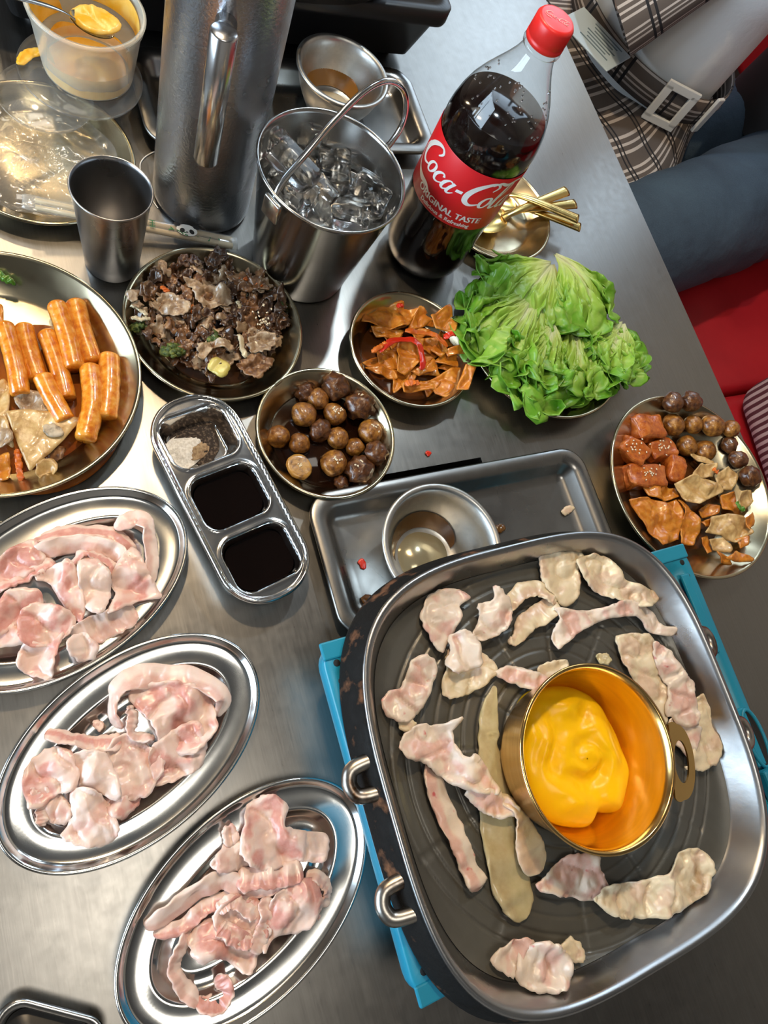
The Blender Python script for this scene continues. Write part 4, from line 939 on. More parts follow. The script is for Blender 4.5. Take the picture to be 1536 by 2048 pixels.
for pts, lab in (([(350, 250), (440, 255), (520, 290), (595, 310), (605, 370), (560, 390), (480, 410), (420, 370), (390, 300)], 'largest pale folded beef slice in the middle of the beef plate'), ([(180, 370), (250, 330), (330, 360), (380, 390), (360, 440), (290, 450), (190, 410)], 'wide pale beef slice beside the largest pale slice'),
                 ([(430, 600), (500, 580), (610, 590), (600, 640), (520, 620), (450, 680), (425, 660)], 'curved pale beef ribbon near the yellow vegetable piece'), ([(640, 700), (720, 660), (830, 680), (800, 750), (740, 790), (660, 750)], 'glazed brown beef slice at plate side facing the potatoes'),
                 ([(700, 560), (780, 530), (850, 560), (830, 620), (760, 640), (700, 630)], 'light beef slice above the glazed brown slice'), ([(570, 200), (660, 210), (760, 260), (810, 290), (760, 310), (640, 290)], 'purple brown beef slice behind the carrot bits')):
    tag(slab('beef_slice', zb_(pts), .020, MT['beef_l' if 'pale' in lab or 'light' in lab else 'beef'], t=.0025, amp=.007, fs=75, curl=.005, rag=.002, seed=sd(), ridge=.005, crease=.0035, h=.0015, rscale=140), lab, 'beef', 'slices of stir-fried beef on the brass-toned plate')
for x, y, r, m, nm, lab in ((540, 712, 52, 'brocc', 'vegetable', ''), (520, 545, 70, 'brocc', 'broccoli', 'dark green broccoli clump in the middle of the beef plate'), (290, 610, 62, 'brocc', 'broccoli', 'dark green broccoli clump near edge of beef plate'), (110, 480, 45, 'brocc', 'broccoli', 'small broccoli floret at beef plate rim by rice cakes'), (880, 360, 30, 'brocc', 'broccoli', 'tiny green leaf tip at the bucket side of beef plate')):
    if not lab: continue
    (X, Y), = zb_([(x, y)]); w = P(X, Y, .02); rr = r*.3646*pxs(X, Y, .02)
    parts = []
    for q in range(26):
        a = rng.uniform(0, 6.28); d = math.sqrt(rng.random())*.85
        parts.append(blob('', (w[0]+rr*d*math.cos(a), w[1]+rr*.7*d*math.sin(a), .018+.006*(1-d*d)), (rr*.28,)*3, None, q*1.7, .5, 3, lv=2, fine=.2))
    tag(mk(nm, *merge(*parts), MT[m]), lab, 'broccoli')
tag(slab('vegetable_slice', zb_([(480, 690), (520, 650), (590, 680), (600, 720), (560, 760), (490, 720)]), .022, surf('yellow_vegetable', (.62, .52, .16), .3, 0, (.50, .42, .10), 60), t=.003, amp=.003, seed=sd()), 'yellow vegetable slice on the beef plate', 'vegetable')
for pts, m, w, lab in (([(640, 205), (700, 225)], 'carrot', 12, 'bright orange carrot bit at bucket side of beef plate'), ([(740, 240), (785, 260)], 'carrot', 11, 'orange carrot bit next to the brightest carrot bit'), ([(405, 365), (395, 410)], 'carrot', 10, 'carrot sliver between the two pale beef slices'), ([(225, 260), (265, 300)], 'carrot', 11, 'carrot sliver near the cup side of beef plate'),
                       ([(55, 365), (100, 385), (150, 420)], 'onion', 9, 'thin onion strip at the rice cake side of beef plate'), ([(60, 430), (120, 445), (165, 430)], 'onion', 9, 'second thin onion strip below at beef plate rim'), ([(655, 520), (665, 580), (690, 650)], 'onion', 10, 'onion strip beside the light beef slice'), ([(640, 340), (660, 400)], 'onion', 8, 'onion strip right of the largest pale slice')):
    tag(ribbon('carrot_piece' if m == 'carrot' else 'onion_strip', zb_(pts), w, .026, MT[m], t=.0025, seed=sd(), twist=20, n=24, wav=.0005), lab, 'carrot' if m == 'carrot' else 'onion')
seeds('sesame_seeds', [(lambda w: (w[0], w[1], .033+rng.uniform(-.001, .001), rng.random()))(P(zb_([(800+rng.gauss(0, 28), 440+rng.gauss(0, 24))])[0][0], zb_([(800+rng.gauss(0, 28), 440+rng.gauss(0, 24))])[0][1], .03)) for q in range(24)], 'pale sesame seeds sprinkled over the stir-fried beef')
# ---- rice cakes
tag(liquid('rice_cake_sauce', (-.012, .345), .086, .0027, MT['sauce_red'], None, .12, 5, .0025), 'glossy orange chilli sauce pooled round the rice cakes', 'sauce')
RCAKE = [((113, 609), (151, 738), 37, 1, 'rice cake lying highest toward the cup, next to the beef plate side'), ((151, 605), (186, 726), 36, .6, 'rice cake beside the highest one, nearest the beef plate'), ((8, 650), (42, 791), 36, .8, 'rice cake farthest from the beef plate'), ((48, 653), (77, 760), 36, 0, 'rice cake second farthest from the beef plate'),
         ((93, 666), (133, 799), 36, 0, 'rice cake in the middle of the row under the top ones'), ((85, 754), (132, 842), 38, 1.2, 'rice cake touching the fish cake triangle tip'), ((218, 712), (212, 838), 40, .3, 'upright rice cake nearest the condiment dish'), ((180, 734), (170, 880), 40, .8, 'bent rice cake beside the fish cake triangle')]
for i, (a, b, w, lv, lab) in enumerate(RCAKE):
    zc = .0045+lv*.005; sc0 = pxs(*a, zc+.01); r = w*sc0/2*1.02; pa, pb = P(*a, zc+r), P(*b, zc+r)
    mid = (pa+pb)/2; d = pb-pa; nn = np.array([-d[1], d[0], 0])*(.06 if i == 7 else .02*(-1)**i)
    C = crom([pa, mid+nn+np.array([0, 0, .001]), pb], 30); rad = [r*(.86 if k in (0, 29) else .97 if k in (1, 28) else 1+.04*noise.noise((k*.3, i, 0))) for k in range(30)]
    V, F = tube(C, rad, 20); V = [(x+.0006*noise.noise((x*120, y*120, z*120)), y, max(z, .0031)) for x, y, z in V]
    tag(mk('rice_cake', V, F, MT['tteok']), lab, 'rice cake', 'rice cakes on the large plate')
tag(slab('fish_cake', [(12, 827), (60, 822), (110, 828), (166, 840), (125, 885), (60, 946), (40, 900)], .017, MT['fishcake_p'], t=.0025, amp=.003, rag=.0001, seed=sd(), edge=.001, curl=.001, sharp=True, crease=.001), 'triangular pale fish cake sheet on the rice cake plate', 'fish cake')
for i, (q, m, lab) in enumerate((([(0, 770), (22, 780), (20, 850), (30, 900), (0, 880), (-20, 820)], 'fishcake_p', 'crumpled pale fish cake sheet beside the triangular sheet'), ([(30, 800), (70, 790), (105, 808), (100, 830), (50, 830)], 'beef_l', 'shredded beef tuft above the triangular fish cake'),
                             ([(80, 930), (110, 925), (118, 945), (95, 960), (75, 955)], 'fishcake_p', 'small fish cake bit below the triangular sheet'), ([(0, 920), (22, 915), (20, 960), (0, 965), (-15, 940)], 'fishcake', 'orange fish cake block near plate edge by the raw pork'), ([(-10, 640), (6, 620), (10, 650), (-5, 700)], 'fishcake', 'orange fish cake strip next to the green chilli'),
                             ([(0, 865), (25, 870), (30, 890), (0, 900)], 'beef_l', 'beef scrap between fish cake pieces on rice cake plate'), ([(100, 905), (130, 900), (125, 925), (100, 930)], 'beef', 'brown beef scrap by the triangular fish cake'))):
    tag(slab('fish_cake' if 'fish' in m else 'beef_slice', q, .008+.002*(i % 3), MT[m], t=.003, amp=.006, fs=70, seed=sd(), curl=.003, ridge=.004), lab, 'fish cake' if 'fish' in m else 'beef')
tag(ribbon('carrot_piece', [(35, 900), (38, 930), (43, 964)], 13, .013, MT['carrot'], t=.004, seed=sd(), n=24), 'carrot stick on the rice cake plate', 'carrot')
tag(slab('mushroom_slice', [(85, 860), (105, 848), (122, 858), (128, 870), (112, 876), (95, 872)], .0215, mottled('mushroom', [(.10, .08, .06), (.45, .36, .25), (.55, .46, .34)], 60, .4), t=.002, amp=.002, seed=sd(), h=.0014), 'grey mushroom slice on the triangular fish cake', 'mushroom')
tag(ribbon('green_chilli', [(-30, 545), (0, 556), (18, 565), (32, 572)], [14, 16, 12, 4], .020, MT['greenp'], t=.007, seed=sd(), n=24), 'green chilli tip on the rim of the rice cake plate', 'chilli')
# ---- mixed plate
zm = zoomt(1180, 700, .2637); MC = (.724, .121)
tag(liquid('plate_sauce', (.718, .115), .074, .0027, surf('brown_glaze', (.10, .035, .010), .1), None, .06, 8, .0015), 'thin brown glaze under the mixed side dishes', 'sauce')
for i, (x, y, r, k) in enumerate([(540, 455, 60, 'd'), (660, 455, 62, 'd'), (605, 585, 70, ''), (735, 590, 58, ''), (860, 615, 66, 'g'), (965, 655, 52, ''), (740, 725, 62, 'g'), (875, 765, 68, ''), (990, 755, 46, 'd'), (1060, 860, 56, 'd'), (1140, 990, 60, 'd')]):
    (X, Y), = zm([(x, y)]); rr = r*.2637*pxs(X, Y, .015)*1.05; p = P(X, Y, .006+rr*.7); zb = plate_z(MC, .1234, .034, .62, p[0], p[1])
    tag(mk('potato', *blob('', (p[0], p[1], zb+rr*.85), (rr, rr*random.uniform(.9, 1.1), rr*.85), None, i*2.3+50, .25 if k == 'd' else .08, 1.8, zb+.0003, None, random.uniform(0, 3)), MT['potato_d' if k == 'd' else 'potato']),
        'wrinkled dark braised potato on the mixed side dish plate' if k == 'd' else 'round glossy braised potato on the mixed side dish plate', 'potato', 'potatoes on the mixed plate')
msp = []
for i, (x, y, w, h_, a, lab) in enumerate([(415, 600, 125, 85, -15, 'orange kimchi cube nearest the lettuce plate'), (315, 770, 95, 85, 30, 'sesame topped kimchi cube at the tray side of mixed plate'), (550, 745, 110, 72, -20, 'orange kimchi cube in the middle beside the potatoes'), (655, 900, 72, 95, 10, 'short kimchi cube beside the pale fish cake fold'), (425, 945, 160, 85, -8, 'largest kimchi block, topped with sesame')]):
    (X, Y), = zm([(x, y)]); s_ = .2637*pxs(X, Y, .015); p = P(X, Y, .02); zb = plate_z(MC, .1234, .034, .62, p[0], p[1])*.8
    V, F = box((0, 0, 0), (w*s_*2*.93, h_*s_*2*.93, .022), .005, 0, 3)
    bm = bmesh.new(); vs = [bm.verts.new(v) for v in V]; [bm.faces.new([vs[j] for j in f]) for f in F]; bmesh.ops.subdivide_edges(bm, edges=bm.edges, cuts=5, use_grid_fill=True)
    ang = math.radians(-a)-.3; c_, s2_ = math.cos(ang), math.sin(ang); bm.verts.index_update(); VV = []
    for v in bm.verts:
        x_, y_, z_ = v.co; k = .0045; x_ += k*(noise.noise((x_*60+i, y_*60, z_*60))+.5*noise.noise((x_*170+i, y_*170, z_*170))); y_ += k*noise.noise((x_*60, y_*60+i, z_*60+5)); z_ += k*noise.noise((x_*50, y_*50, z_*60+i+9))
        VV.append((p[0]+x_*c_-y_*s2_, p[1]+x_*s2_+y_*c_, max(zb+.012+z_, .003)))
    FF = [tuple(v.index for v in f.verts) for f in bm.faces]; bm.free()
    tag(mk('kimchi_cube', VV, FF, MT['radish']), lab, 'kimchi', 'kimchi cubes on the mixed plate')
    if i in (1, 2, 4):
        for q in range(16): msp.append((p[0]+random.gauss(0, .008), p[1]+random.gauss(0, .006), zb+.0245, random.random()))
seeds('sesame_seeds', msp, 'pale sesame seeds sprinkled on the kimchi cubes')
MF = [([(260, 1150), (400, 1130), (540, 1180), (640, 1140), (660, 1300), (640, 1450), (500, 1500), (430, 1420), (340, 1280)], 'fishcake', 2.0, .004, 'large folded orange fish cake sheet against the blue stove'), ([(640, 1140), (720, 1200), (800, 1400), (740, 1500), (650, 1480), (660, 1300)], 'fishcake', 2.4, .006, 'orange fish cake fold next to the large folded sheet'),
      ([(370, 1050), (480, 1040), (620, 1060), (640, 1130), (520, 1170), (400, 1130)], 'fishcake', 1.2, .006, 'orange fish cake strip under the largest kimchi block'), ([(610, 1030), (720, 970), (850, 990), (960, 1060), (940, 1110), (780, 1190), (700, 1160)], 'fishcake_p', 3.4, .008, 'big pale fish cake fold in the middle of mixed plate'),
      ([(735, 960), (800, 880), (920, 880), (915, 970), (820, 990)], 'fishcake_p', 2.6, .003, 'square pale fish cake piece above the big pale fold'), ([(920, 960), (1010, 900), (1085, 960), (1040, 1080), (950, 1070)], 'fishcake_p', 2.6, .006, 'pale fish cake piece touching the dark potatoes'),
      ([(730, 800), (760, 790), (900, 870), (880, 895), (790, 860)], 'fishcake_p', 2.2, .002, 'narrow fish cake strip pointing at the potatoes'), ([(970, 1110), (1070, 1090), (1080, 1180), (1100, 1270), (960, 1220)], 'fishcake', 1.8, .004, 'orange fish cake piece right of the big pale fold'),
      ([(1080, 1100), (1180, 1080), (1200, 1160), (1140, 1240), (1090, 1180)], 'fishcake_p', 2.6, .005, 'fish cake curl with a green onion bit'), ([(830, 1400), (900, 1270), (1000, 1260), (1120, 1300), (1175, 1410), (1060, 1480), (960, 1420)], 'fishcake_p', 3.0, .007, 'fan shaped pale fish cake piece near the plate wall'),
      ([(1130, 1290), (1225, 1230), (1215, 1340), (1160, 1380)], 'fishcake', 2.2, .003, 'fish cake piece resting on the bright plate wall'), ([(800, 1320), (880, 1290), (900, 1350), (830, 1360)], 'fishcake', 1.4, .004, 'small fish cake bit beside the fan shaped piece'),
      ([(860, 1450), (960, 1440), (1020, 1500), (1000, 1560), (900, 1530)], 'fishcake_p', 1.8, .006, 'layered fish cake piece under the fan shaped piece'), ([(900, 1540), (1030, 1590), (1050, 1640), (960, 1620)], 'fishcake', 1.2, .004, 'thin fish cake strip at the foot of the layered piece'),
      ([(990, 1590), (1080, 1530), (1205, 1600), (1190, 1620), (1060, 1620)], 'fishcake', 1.6, .004, 'pointed fish cake piece by the plate rim'), ([(780, 1240), (860, 1180), (940, 1200), (930, 1260), (820, 1290)], 'fishcake', .8, .005, 'brown fish cake piece below the big pale fold'), ([(800, 1440), (850, 1420), (890, 1540), (840, 1560)], 'fishcake', 1, .004, 'narrow fish cake piece beside the large orange sheet'), ([(1080, 1440), (1160, 1420), (1150, 1500), (1100, 1520)], 'fishcake', 1.4, .004, 'dark fish cake bit behind the fan shaped piece')]
for q, m, lv, rg_, lab in MF:
    cx, cy = np.mean(zm(q), 0); w = P(cx, cy, .015); zb = plate_z(MC, .1234, .034, .62, w[0], w[1])+.002
    tag(slab('fish_cake', zm(q), min(zb*.7+.0045*lv, .03), MT[m], t=.0025, amp=.005, fs=60, curl=.004, rag=.0003, seed=sd(), h=.0018, edge=.0012, sharp=True, ridge=rg_, rdir=random.uniform(0, 3), rscale=130), lab, 'fish cake', 'fish cake pieces on the mixed plate')
tag(ribbon('green_onion', zm([(1110, 1150), (1130, 1200), (1165, 1215)]), 8, .03, MT['greenp'], t=.002, seed=sd(), n=20), 'green onion bit on the mixed plate', 'green onion')
tag(ribbon('carrot_piece', zm([(925, 905), (965, 935)]), 8, .026, MT['carrot'], t=.002, seed=sd(), n=20), 'carrot shred on the mixed plate', 'carrot')
# ================================================================ lettuce
def lettuce_mat():
    m, nt, b = newmat('leaf_lettuce'); v = tnoise(nt, 60, 5, dist=1.5)
    c = ramp(nt, attrf(nt, 'margin'), [(.0, (.74, .76, .48)), (.22, (.56, .66, .22)), (.5, (.33, .54, .06)), (.8, (.16, .41, .024)), (1.0, (.10, .30, .012))])
    c = mixc(nt, ramp(nt, v, [(.4, 0.0), (.7, .45)]), c, (.46, .60, .13))
    c = mixc(nt, ramp(nt, attrf(nt, 'rib'), [(.2, 0.0), (1.0, .9)]), c, (.64, .68, .42))
    nt.links.new(c, b.inputs['Base Color']); b.inputs['Roughness'].default_value = .36
    tl = nt.nodes.new('ShaderNodeBsdfTranslucent'); nt.links.new(c, tl.inputs[0]); mx = nt.nodes.new('ShaderNodeMixShader'); mx.inputs[0].default_value = .22
    nt.links.new(b.outputs[0], mx.inputs[1]); nt.links.new(tl.outputs[0], mx.inputs[2]); nt.links.new(mx.outputs[0], nt.nodes['Material Output'].inputs[0])
    bumpn(nt, b, v, .5, .001); return m
MT['lettuce'] = lettuce_mat()
def leaf(base, tip, half, z0, z1, seed, lab, arch=.02, amp=.011, kw=13, droop=.0):
    a = P(*base, z0)[:2]; b = P(*tip, z1)[:2]; d = b-a; L = np.linalg.norm(d); th = math.atan2(d[1], d[0]); hf = math.radians(half)
    ns, nf = 56, 150; V, F, mg, rb = [], [], [], []
    for i in range(ns+1):
        s = i/ns
        for j in range(nf+1):
            f = 2*j/nf-1; ph = f*hf*(.45+.55*s**.5)
            rim = 1-.30*abs(f)**2.4+.06*noise.noise((f*4, seed, 3))+.035*math.sin(f*21+seed)
            r = L*(.06+.94*s)*rim if s > 0 else L*.06
            wob = s**2.2*(.35+.65*min(1, abs(f)*1.5+s*.6))
            A_ = amp*wob
            pz = 6*noise.noise((f*2.5, s*2.5, seed)); zz = A_*(.8*math.sin(f*kw+seed*2+pz)+.8*math.sin(f*kw*2.3+seed+4*s+pz*1.7)*(.4+noise.noise((f*5, s*4, seed+2))**2*3)+1.1*noise.noise((f*9, s*7, seed+7)))+.6*A_*noise.noise((f*26, s*17, seed+11))
            ph += .13*s**3*math.sin(f*kw*1.9+seed*3+pz)+.09*s**3*noise.noise((f*22, s*10, seed+3))
            r += L*.07*s**3*math.sin(f*kw*2.1+seed*5+pz)+L*.06*s**3*noise.noise((f*24, s*12, seed+5))
            rad = s*L
            z = z0+(z1-z0)*s+arch*math.sin(math.pi*min(1, s*1.05))*(1-.5*f*f)-droop*abs(f)**2*s+zz-.0025*math.exp(-(f*hf*r/.003)**2)
            X_, Y_ = a[0]+r*math.cos(th+ph), a[1]+r*math.sin(th+ph); dp = math.hypot(X_-.592, Y_-.351)
            V.append((X_, Y_, max(z, plate_z((.592, .351), .1125, .026, .72, X_, Y_)+.003 if dp < .116 else max(.030-(dp-.116)*.7, .008))))
            mg.append(min(1, s*(.75+.35*abs(f)))); w = .0035*(1-s)+.0008
            rb.append(math.exp(-((f*hf*(.45+.55*s**.5)*r)/w)**2)*(1-s)**.6+(.5*(1-s)**3))
    for i in range(ns):
        for j in range(nf):
            q = i*(nf+1)+j; F.append((q, q+1, q+nf+2, q+nf+1))
    o = mk('lettuce_leaf', V, F, MT['lettuce'], attrs={'margin': mg, 'rib': rb})
    so = o.modifiers.new('thickness', 'SOLIDIFY'); so.thickness = .0006
    tag(o, lab, 'lettuce', 'lettuce leaves on the plate')
leaf((1090, 600), (958, 655), 44, .022, .024, 1.3, 'lettuce leaf spreading toward the fish cake plate', .012, .012, 24)
leaf((1120, 640), (1020, 785), 42, .022, .026, 2.9, 'lettuce leaf with deep green frill toward the steel tray', .016, .013, 26)
leaf((1130, 620), (1155, 795), 34, .022, .028, 4.1, 'frilled lettuce leaf in the middle facing the grill pan', .016, .012, 24)
leaf((1150, 620), (1262, 765), 36, .026, .032, 5.7, 'broad lettuce leaf reaching toward the mixed side dish plate', .016, .010, 20)
leaf((1250, 640), (1205, 735), 46, .040, .040, 6.6, 'lettuce leaf with a white cut stem at its side', .006, .008)
leaf((1080, 580), (975, 730), 38, .040, .038, 7.9, 'upper lettuce leaf with curly margin over the plate centre', .018, .014, 25)
leaf((1110, 520), (1010, 640), 44, .040, .040, 9.2, 'pale lettuce leaf with its stem toward the bottle', .018, .010, 11)
leaf((1105, 500), (1195, 660), 36, .044, .044, 10.4, 'long pale ribbed lettuce leaf lying uppermost on plate', .020, .008, 12)
leaf((1110, 640), (1060, 765), 36, .044, .042, 12.6, 'small curly lettuce leaf on top facing the drip tray', .014, .013, 24)
# ================================================================ cola bottle
CB = (.470, .503); AZ = math.atan2(-CB[1], -CB[0])+math.radians(4)
MT['pet'] = plastic('clear_pet', (.97, .98, .98), 1.1, .04, .05)
MT['cola'] = surf('cola', (.006, .0025, .002), .09, 0, spec=.35)
MT['redlabel'] = surf('red_label', (.70, .012, .018), .4, 0)
MT['redcap'] = surf('red_cap', (.72, .022, .018), .35, 0, Subsurface_Weight=.05)
MT['white'] = surf('white_print', (.86, .86, .84), .5)
MT['pinkprint'] = surf('pale_cap_print', (.80, .30, .27), .5)
bo = thing('soda_bottle', (CB[0], CB[1], 0), 'large plastic cola bottle with red label and red cap', 'bottle')
BP = [(1e-4, .006), (.018, .005), (.034, .0008), (.040, .003), (.046, .010), (.0512, .022), (.0528, .034), (.0526, .06), (.0516, .082), (.0520, .098), (.0530, .106), (.0524, .112), (.0524, .188), (.0530, .194), (.0529, .202), (.0518, .212), (.0490, .225), (.0445, .238), (.0385, .250), (.0315, .262), (.0250, .273), (.0200, .283), (.0172, .291), (.0165, .294), (.0192, .2955), (.0195, .2975), (.0168, .299), (.0165, .303)]
def br(z):
    return float(np.interp(z, [p[1] for p in BP[2:]], [p[0] for p in BP[2:]]))
lathe('shell', BP, CB, MT['pet'], bo, 96, True, False)
LQ = [(r-.0012, z+.001) for r, z in BP if z < .222]+[(br(.2255)-.0013, .2255), (br(.227)-.0013, .227), (1e-4, .2268)]
LQ[0] = (1e-4, .0075)
lathe('cola', LQ, CB, MT['cola'], bo, 96)
lb = lathe('label', [(.0531, .1115), (.0534, .112), (.0534, .1885), (.0531, .189)], CB, MT['redlabel'], bo, 128, False, False)
capz0, capz1 = .3, .3225
rg = []
for q, z in ((.0185, capz0), (.0192, capz0+.001), (.0192, capz0+.004), (.0184, capz0+.0048), (.0188, capz0+.006), (.0186, capz1-.003), (.0172, capz1-.0006), (.015, capz1), (1e-4, capz1)):
    pts = []
    for i in range(144):
        a = 2*math.pi*i/144; rr = q+(.00025 if (i % 2 and capz0+.005 < z < capz1-.002) else 0); pts.append((CB[0]+rr*math.cos(a), CB[1]+rr*math.sin(a), z))
    rg.append(pts)
cp = mk('cap', *loft(rg, False, True), MT['redcap'], bo)
# lettering: pen strokes and text wrapped on the label
def pen(pts, wd, n=40, shear=.34):
    C = crom(np.array(pts, float), n); w = np.interp(np.linspace(0, 1, n), np.linspace(0, 1, len(wd)), wd)
    T = np.gradient(C, axis=0); T /= np.linalg.norm(T, axis=1)[:, None]+1e-9; N = np.c_[-T[:, 1], T[:, 0]]
    L, R = C+N*w[:, None]/2, C-N*w[:, None]/2; V = [tuple(p) for p in L]+[tuple(p) for p in R]
    F = [(i, i+1, n+i+1, n+i) for i in range(n-1)]
    return [(x+shear*y, y, 0) for x, y in V], F
def script():
    S = []
    def off(ps, x, y=0, k=1.0): return [(x+px_*k, y+py_*k) for px_, py_ in ps]
    bigC = [(1.55, 1.55), (1.75, 1.95), (1.45, 2.25), (.95, 2.12), (.42, 1.55), (.22, .85), (.42, .22), (.95, .0), (1.5, .28)]; wC = [.10, .2, .16, .3, .42, .46, .36, .22, .10]
    o_ = [(.62, .98), (.30, .85), (.16, .45), (.32, .06), (.62, .06), (.80, .45), (.72, .85), (.50, .99)]; wo = [.10, .2, .26, .18, .12, .24, .22, .10]
    c_ = [(.78, .78), (.62, .98), (.34, .86), (.18, .45), (.34, .06), (.66, .08), (.95, .36)]; wc = [.2, .12, .2, .28, .2, .12, .08]
    a_ = [(.70, .9), (.42, .96), (.18, .6), (.20, .14), (.46, .06), (.70, .45), (.78, .98)]; wa = [.10, .12, .26, .24, .12, .10, .12]
    a2 = [(.80, 1.0), (.70, .5), (.72, .10), (.92, .04), (1.15, .3)]; wa2 = [.24, .24, .22, .14, .06]
    S += [pen(off(bigC, 0), wC), pen(off(o_, 1.35), wo), pen(off(c_, 2.25), wc), pen(off(a_, 3.1), wa), pen(off(a2, 3.1), wa2)]
    S += [pen([(4.25, .62), (4.72, .70)], [.26, .26], 6)]
    S += [pen(off(bigC, 4.85), wC), pen(off(o_, 6.2), wo), pen(off([(.0, .3), (.42, 1.2), (.62, 2.0), (.48, 2.3), (.28, 1.9), (.22, .9), (.30, .12), (.55, .05), (.8, .3)], 7.05), [.06, .1, .14, .14, .2, .28, .24, .14, .06]), pen(off(a_, 7.75), wa), pen(off(a2, 7.75), wa2)]
    # swashes: tail of the first capital under the word, arm of the second over it
    S += [pen([(.30, 1.3), (-.05, .5), (.10, -.3), (.75, -.75), (1.6, -.95), (2.35, -.90), (3.1, -1.25)], [.08, .10, .13, .18, .42, .30, .02], 50, .15)]
    S += [pen([(6.3, 2.05), (6.75, 2.35), (7.4, 2.2), (8.1, 2.45), (8.8, 2.3)], [.06, .2, .28, .22, .05], 40, .2)]
    return S
def wrap(VF, r, az, zc, su, ou, ov):
    V, F = VF; return [(CB[0]+r*math.cos(az+(x*su+ou)/r), CB[1]+r*math.sin(az+(x*su+ou)/r), zc+y*su+ov) for x, y, *_ in V], F
sc1 = .0152
parts = [wrap(s, .0538, AZ, .1515, sc1, -4.75*sc1, -.004) for s in script()]
mk('script_lettering', *merge(*parts), MT['white'], lb, smooth=False)
def text_mesh(body, size):
    cu_ = bpy.data.curves.new('t', 'FONT'); cu_.body = body; cu_.size = size; cu_.align_x = 'CENTER'; cu_.resolution_u = 3
    ob = bpy.data.objects.new('t', cu_); COL.objects.link(ob); dg = bpy.context.evaluated_depsgraph_get(); dg.update()
    me = ob.evaluated_get(dg).to_mesh(); V = [tuple(v.co) for v in me.vertices]; F = [tuple(p.vertices) for p in me.polygons]
    bpy.data.objects.remove(ob, do_unlink=True); bpy.data.curves.remove(cu_)
    return V, F
def bold(VF, k):
    V, F = VF; out = []
    for dx in (-k, 0, k): out.append(([(x+dx, y, z) for x, y, z in V], F))
    return merge(*out)
mk('line_lettering', *wrap(bold(text_mesh('ORIGINAL TASTE', .0112), .0004), .0538, AZ-.05, .1235, 1, 0, 0), MT['white'], lb, smooth=False)
mk('line_lettering', *wrap(bold(text_mesh('Delicious & Refreshing', .0072), .0002), .0538, AZ-.05, .1155, 1, 0, 0), MT['white'], lb, smooth=False)
kk = .0027; ca = AZ-math.pi/2+math.pi*1.0
tv = []
for V, F in script():
    W_ = []
    for x, y, *_ in V:
        u, v = (x-4.6)*kk, (y-.6)*kk; W_.append((CB[0]+u*math.cos(ca)-v*math.sin(ca), CB[1]+u*math.sin(ca)+v*math.cos(ca), capz1+.0003))
    tv.append((W_, F))
mk('cap_lettering', *merge(*tv), MT['pinkprint'], cp, smooth=False)
# condensation drops on the shoulder are part of the bottle skin
rd = random.Random(3); drops = []
for i in range(60):
    z = rd.uniform(.232, .272); a = AZ+rd.uniform(-1.5, 1.5); r = br(z); drops.append(blob('', (CB[0]+r*math.cos(a), CB[1]+r*math.sin(a), z), (.0011, .0011, .0013), None, i, 0, 1, lv=1))
dr = mk('water_drops', *merge(*drops), surf('water_drop', (.95, .95, .95), .05, 0, Transmission_Weight=1.0, IOR=1.33), bo); dr['kind'] = 'stuff'
# ================================================================ ice in the bucket
def ice_mat():
    m, nt, b = newmat('ice'); b.inputs['Base Color'].default_value = (.97, .98, .98, 1); b.inputs['Transmission Weight'].default_value = 1; b.inputs['IOR'].default_value = 1.31
    nt.links.new(ramp(nt, tnoise(nt, 90, 4), [(.35, .02), (.7, .22)]), b.inputs['Roughness']); bumpn(nt, b, tnoise(nt, 110, 3), .3, .001); return m
MT['ice'] = ice_mat()
def ice(px, py, z, rx, ry, rz, seed, lab, rot=0.0, tilt=0.0, nz=.18, fs=1.3, box_=.6):
    bm = bmesh.new(); bmesh.ops.create_cube(bm, size=1.6); bmesh.ops.bevel(bm, geom=list(bm.edges), offset=.3, segments=3, profile=.6, affect='EDGES')
    bmesh.ops.subdivide_edges(bm, edges=bm.edges, cuts=1, use_grid_fill=True); c = P(px, py, z); V = []; bm.verts.index_update()
    ct, st_ = math.cos(tilt), math.sin(tilt); cs, sn = math.cos(rot), math.sin(rot)
    for v in bm.verts:
        p = v.co; k = 1+nz*noise.noise((p.x*fs+seed, p.y*fs, p.z*fs+seed)); x, y, z_ = p.x*rx*k, p.y*ry*k, p.z*rz*k
        x, z_ = x*ct+z_*st_, -x*st_+z_*ct; V.append((c[0]+x*cs-y*sn, c[1]+x*sn+y*cs, c[2]+z_))
    F = [tuple(v.index for v in f.verts) for f in bm.faces]; bm.free()
    d = [math.hypot(v[0]-bc[0], v[1]-bc[1]) for v in V]; V2 = []
    for (x, y, z_), q in zip(V, d):
        lim = .054+(max(min(z_, .145), .011)-.01)*.138-.0015
        if q > lim: x, y = bc[0]+(x-bc[0])*lim/q, bc[1]+(y-bc[1])*lim/q
        V2.append((x, y, max(z_, .0095)))
    tag(mk('ice_cube', V2, F, MT['ice']), lab, 'ice', 'ice pieces in the bucket')
ice(580, 322, .128, .017, .042, .016, 1.1, 'long clear rounded ice piece leaning up toward the jug', math.radians(28), .15, .08)
ice(620, 258, .122, .017, .02, .015, 2.2, 'clear ice lump behind the long rounded piece', .4, .2)
ice(742, 385, .118, .019, .026, .018, 3.3, 'cracked clear ice chunk at the bottle side of bucket', .9, .5, .35)
ir = random.Random(5)
ICL = 'cloudy ice piece packed deep in the bucket under the clear ones'
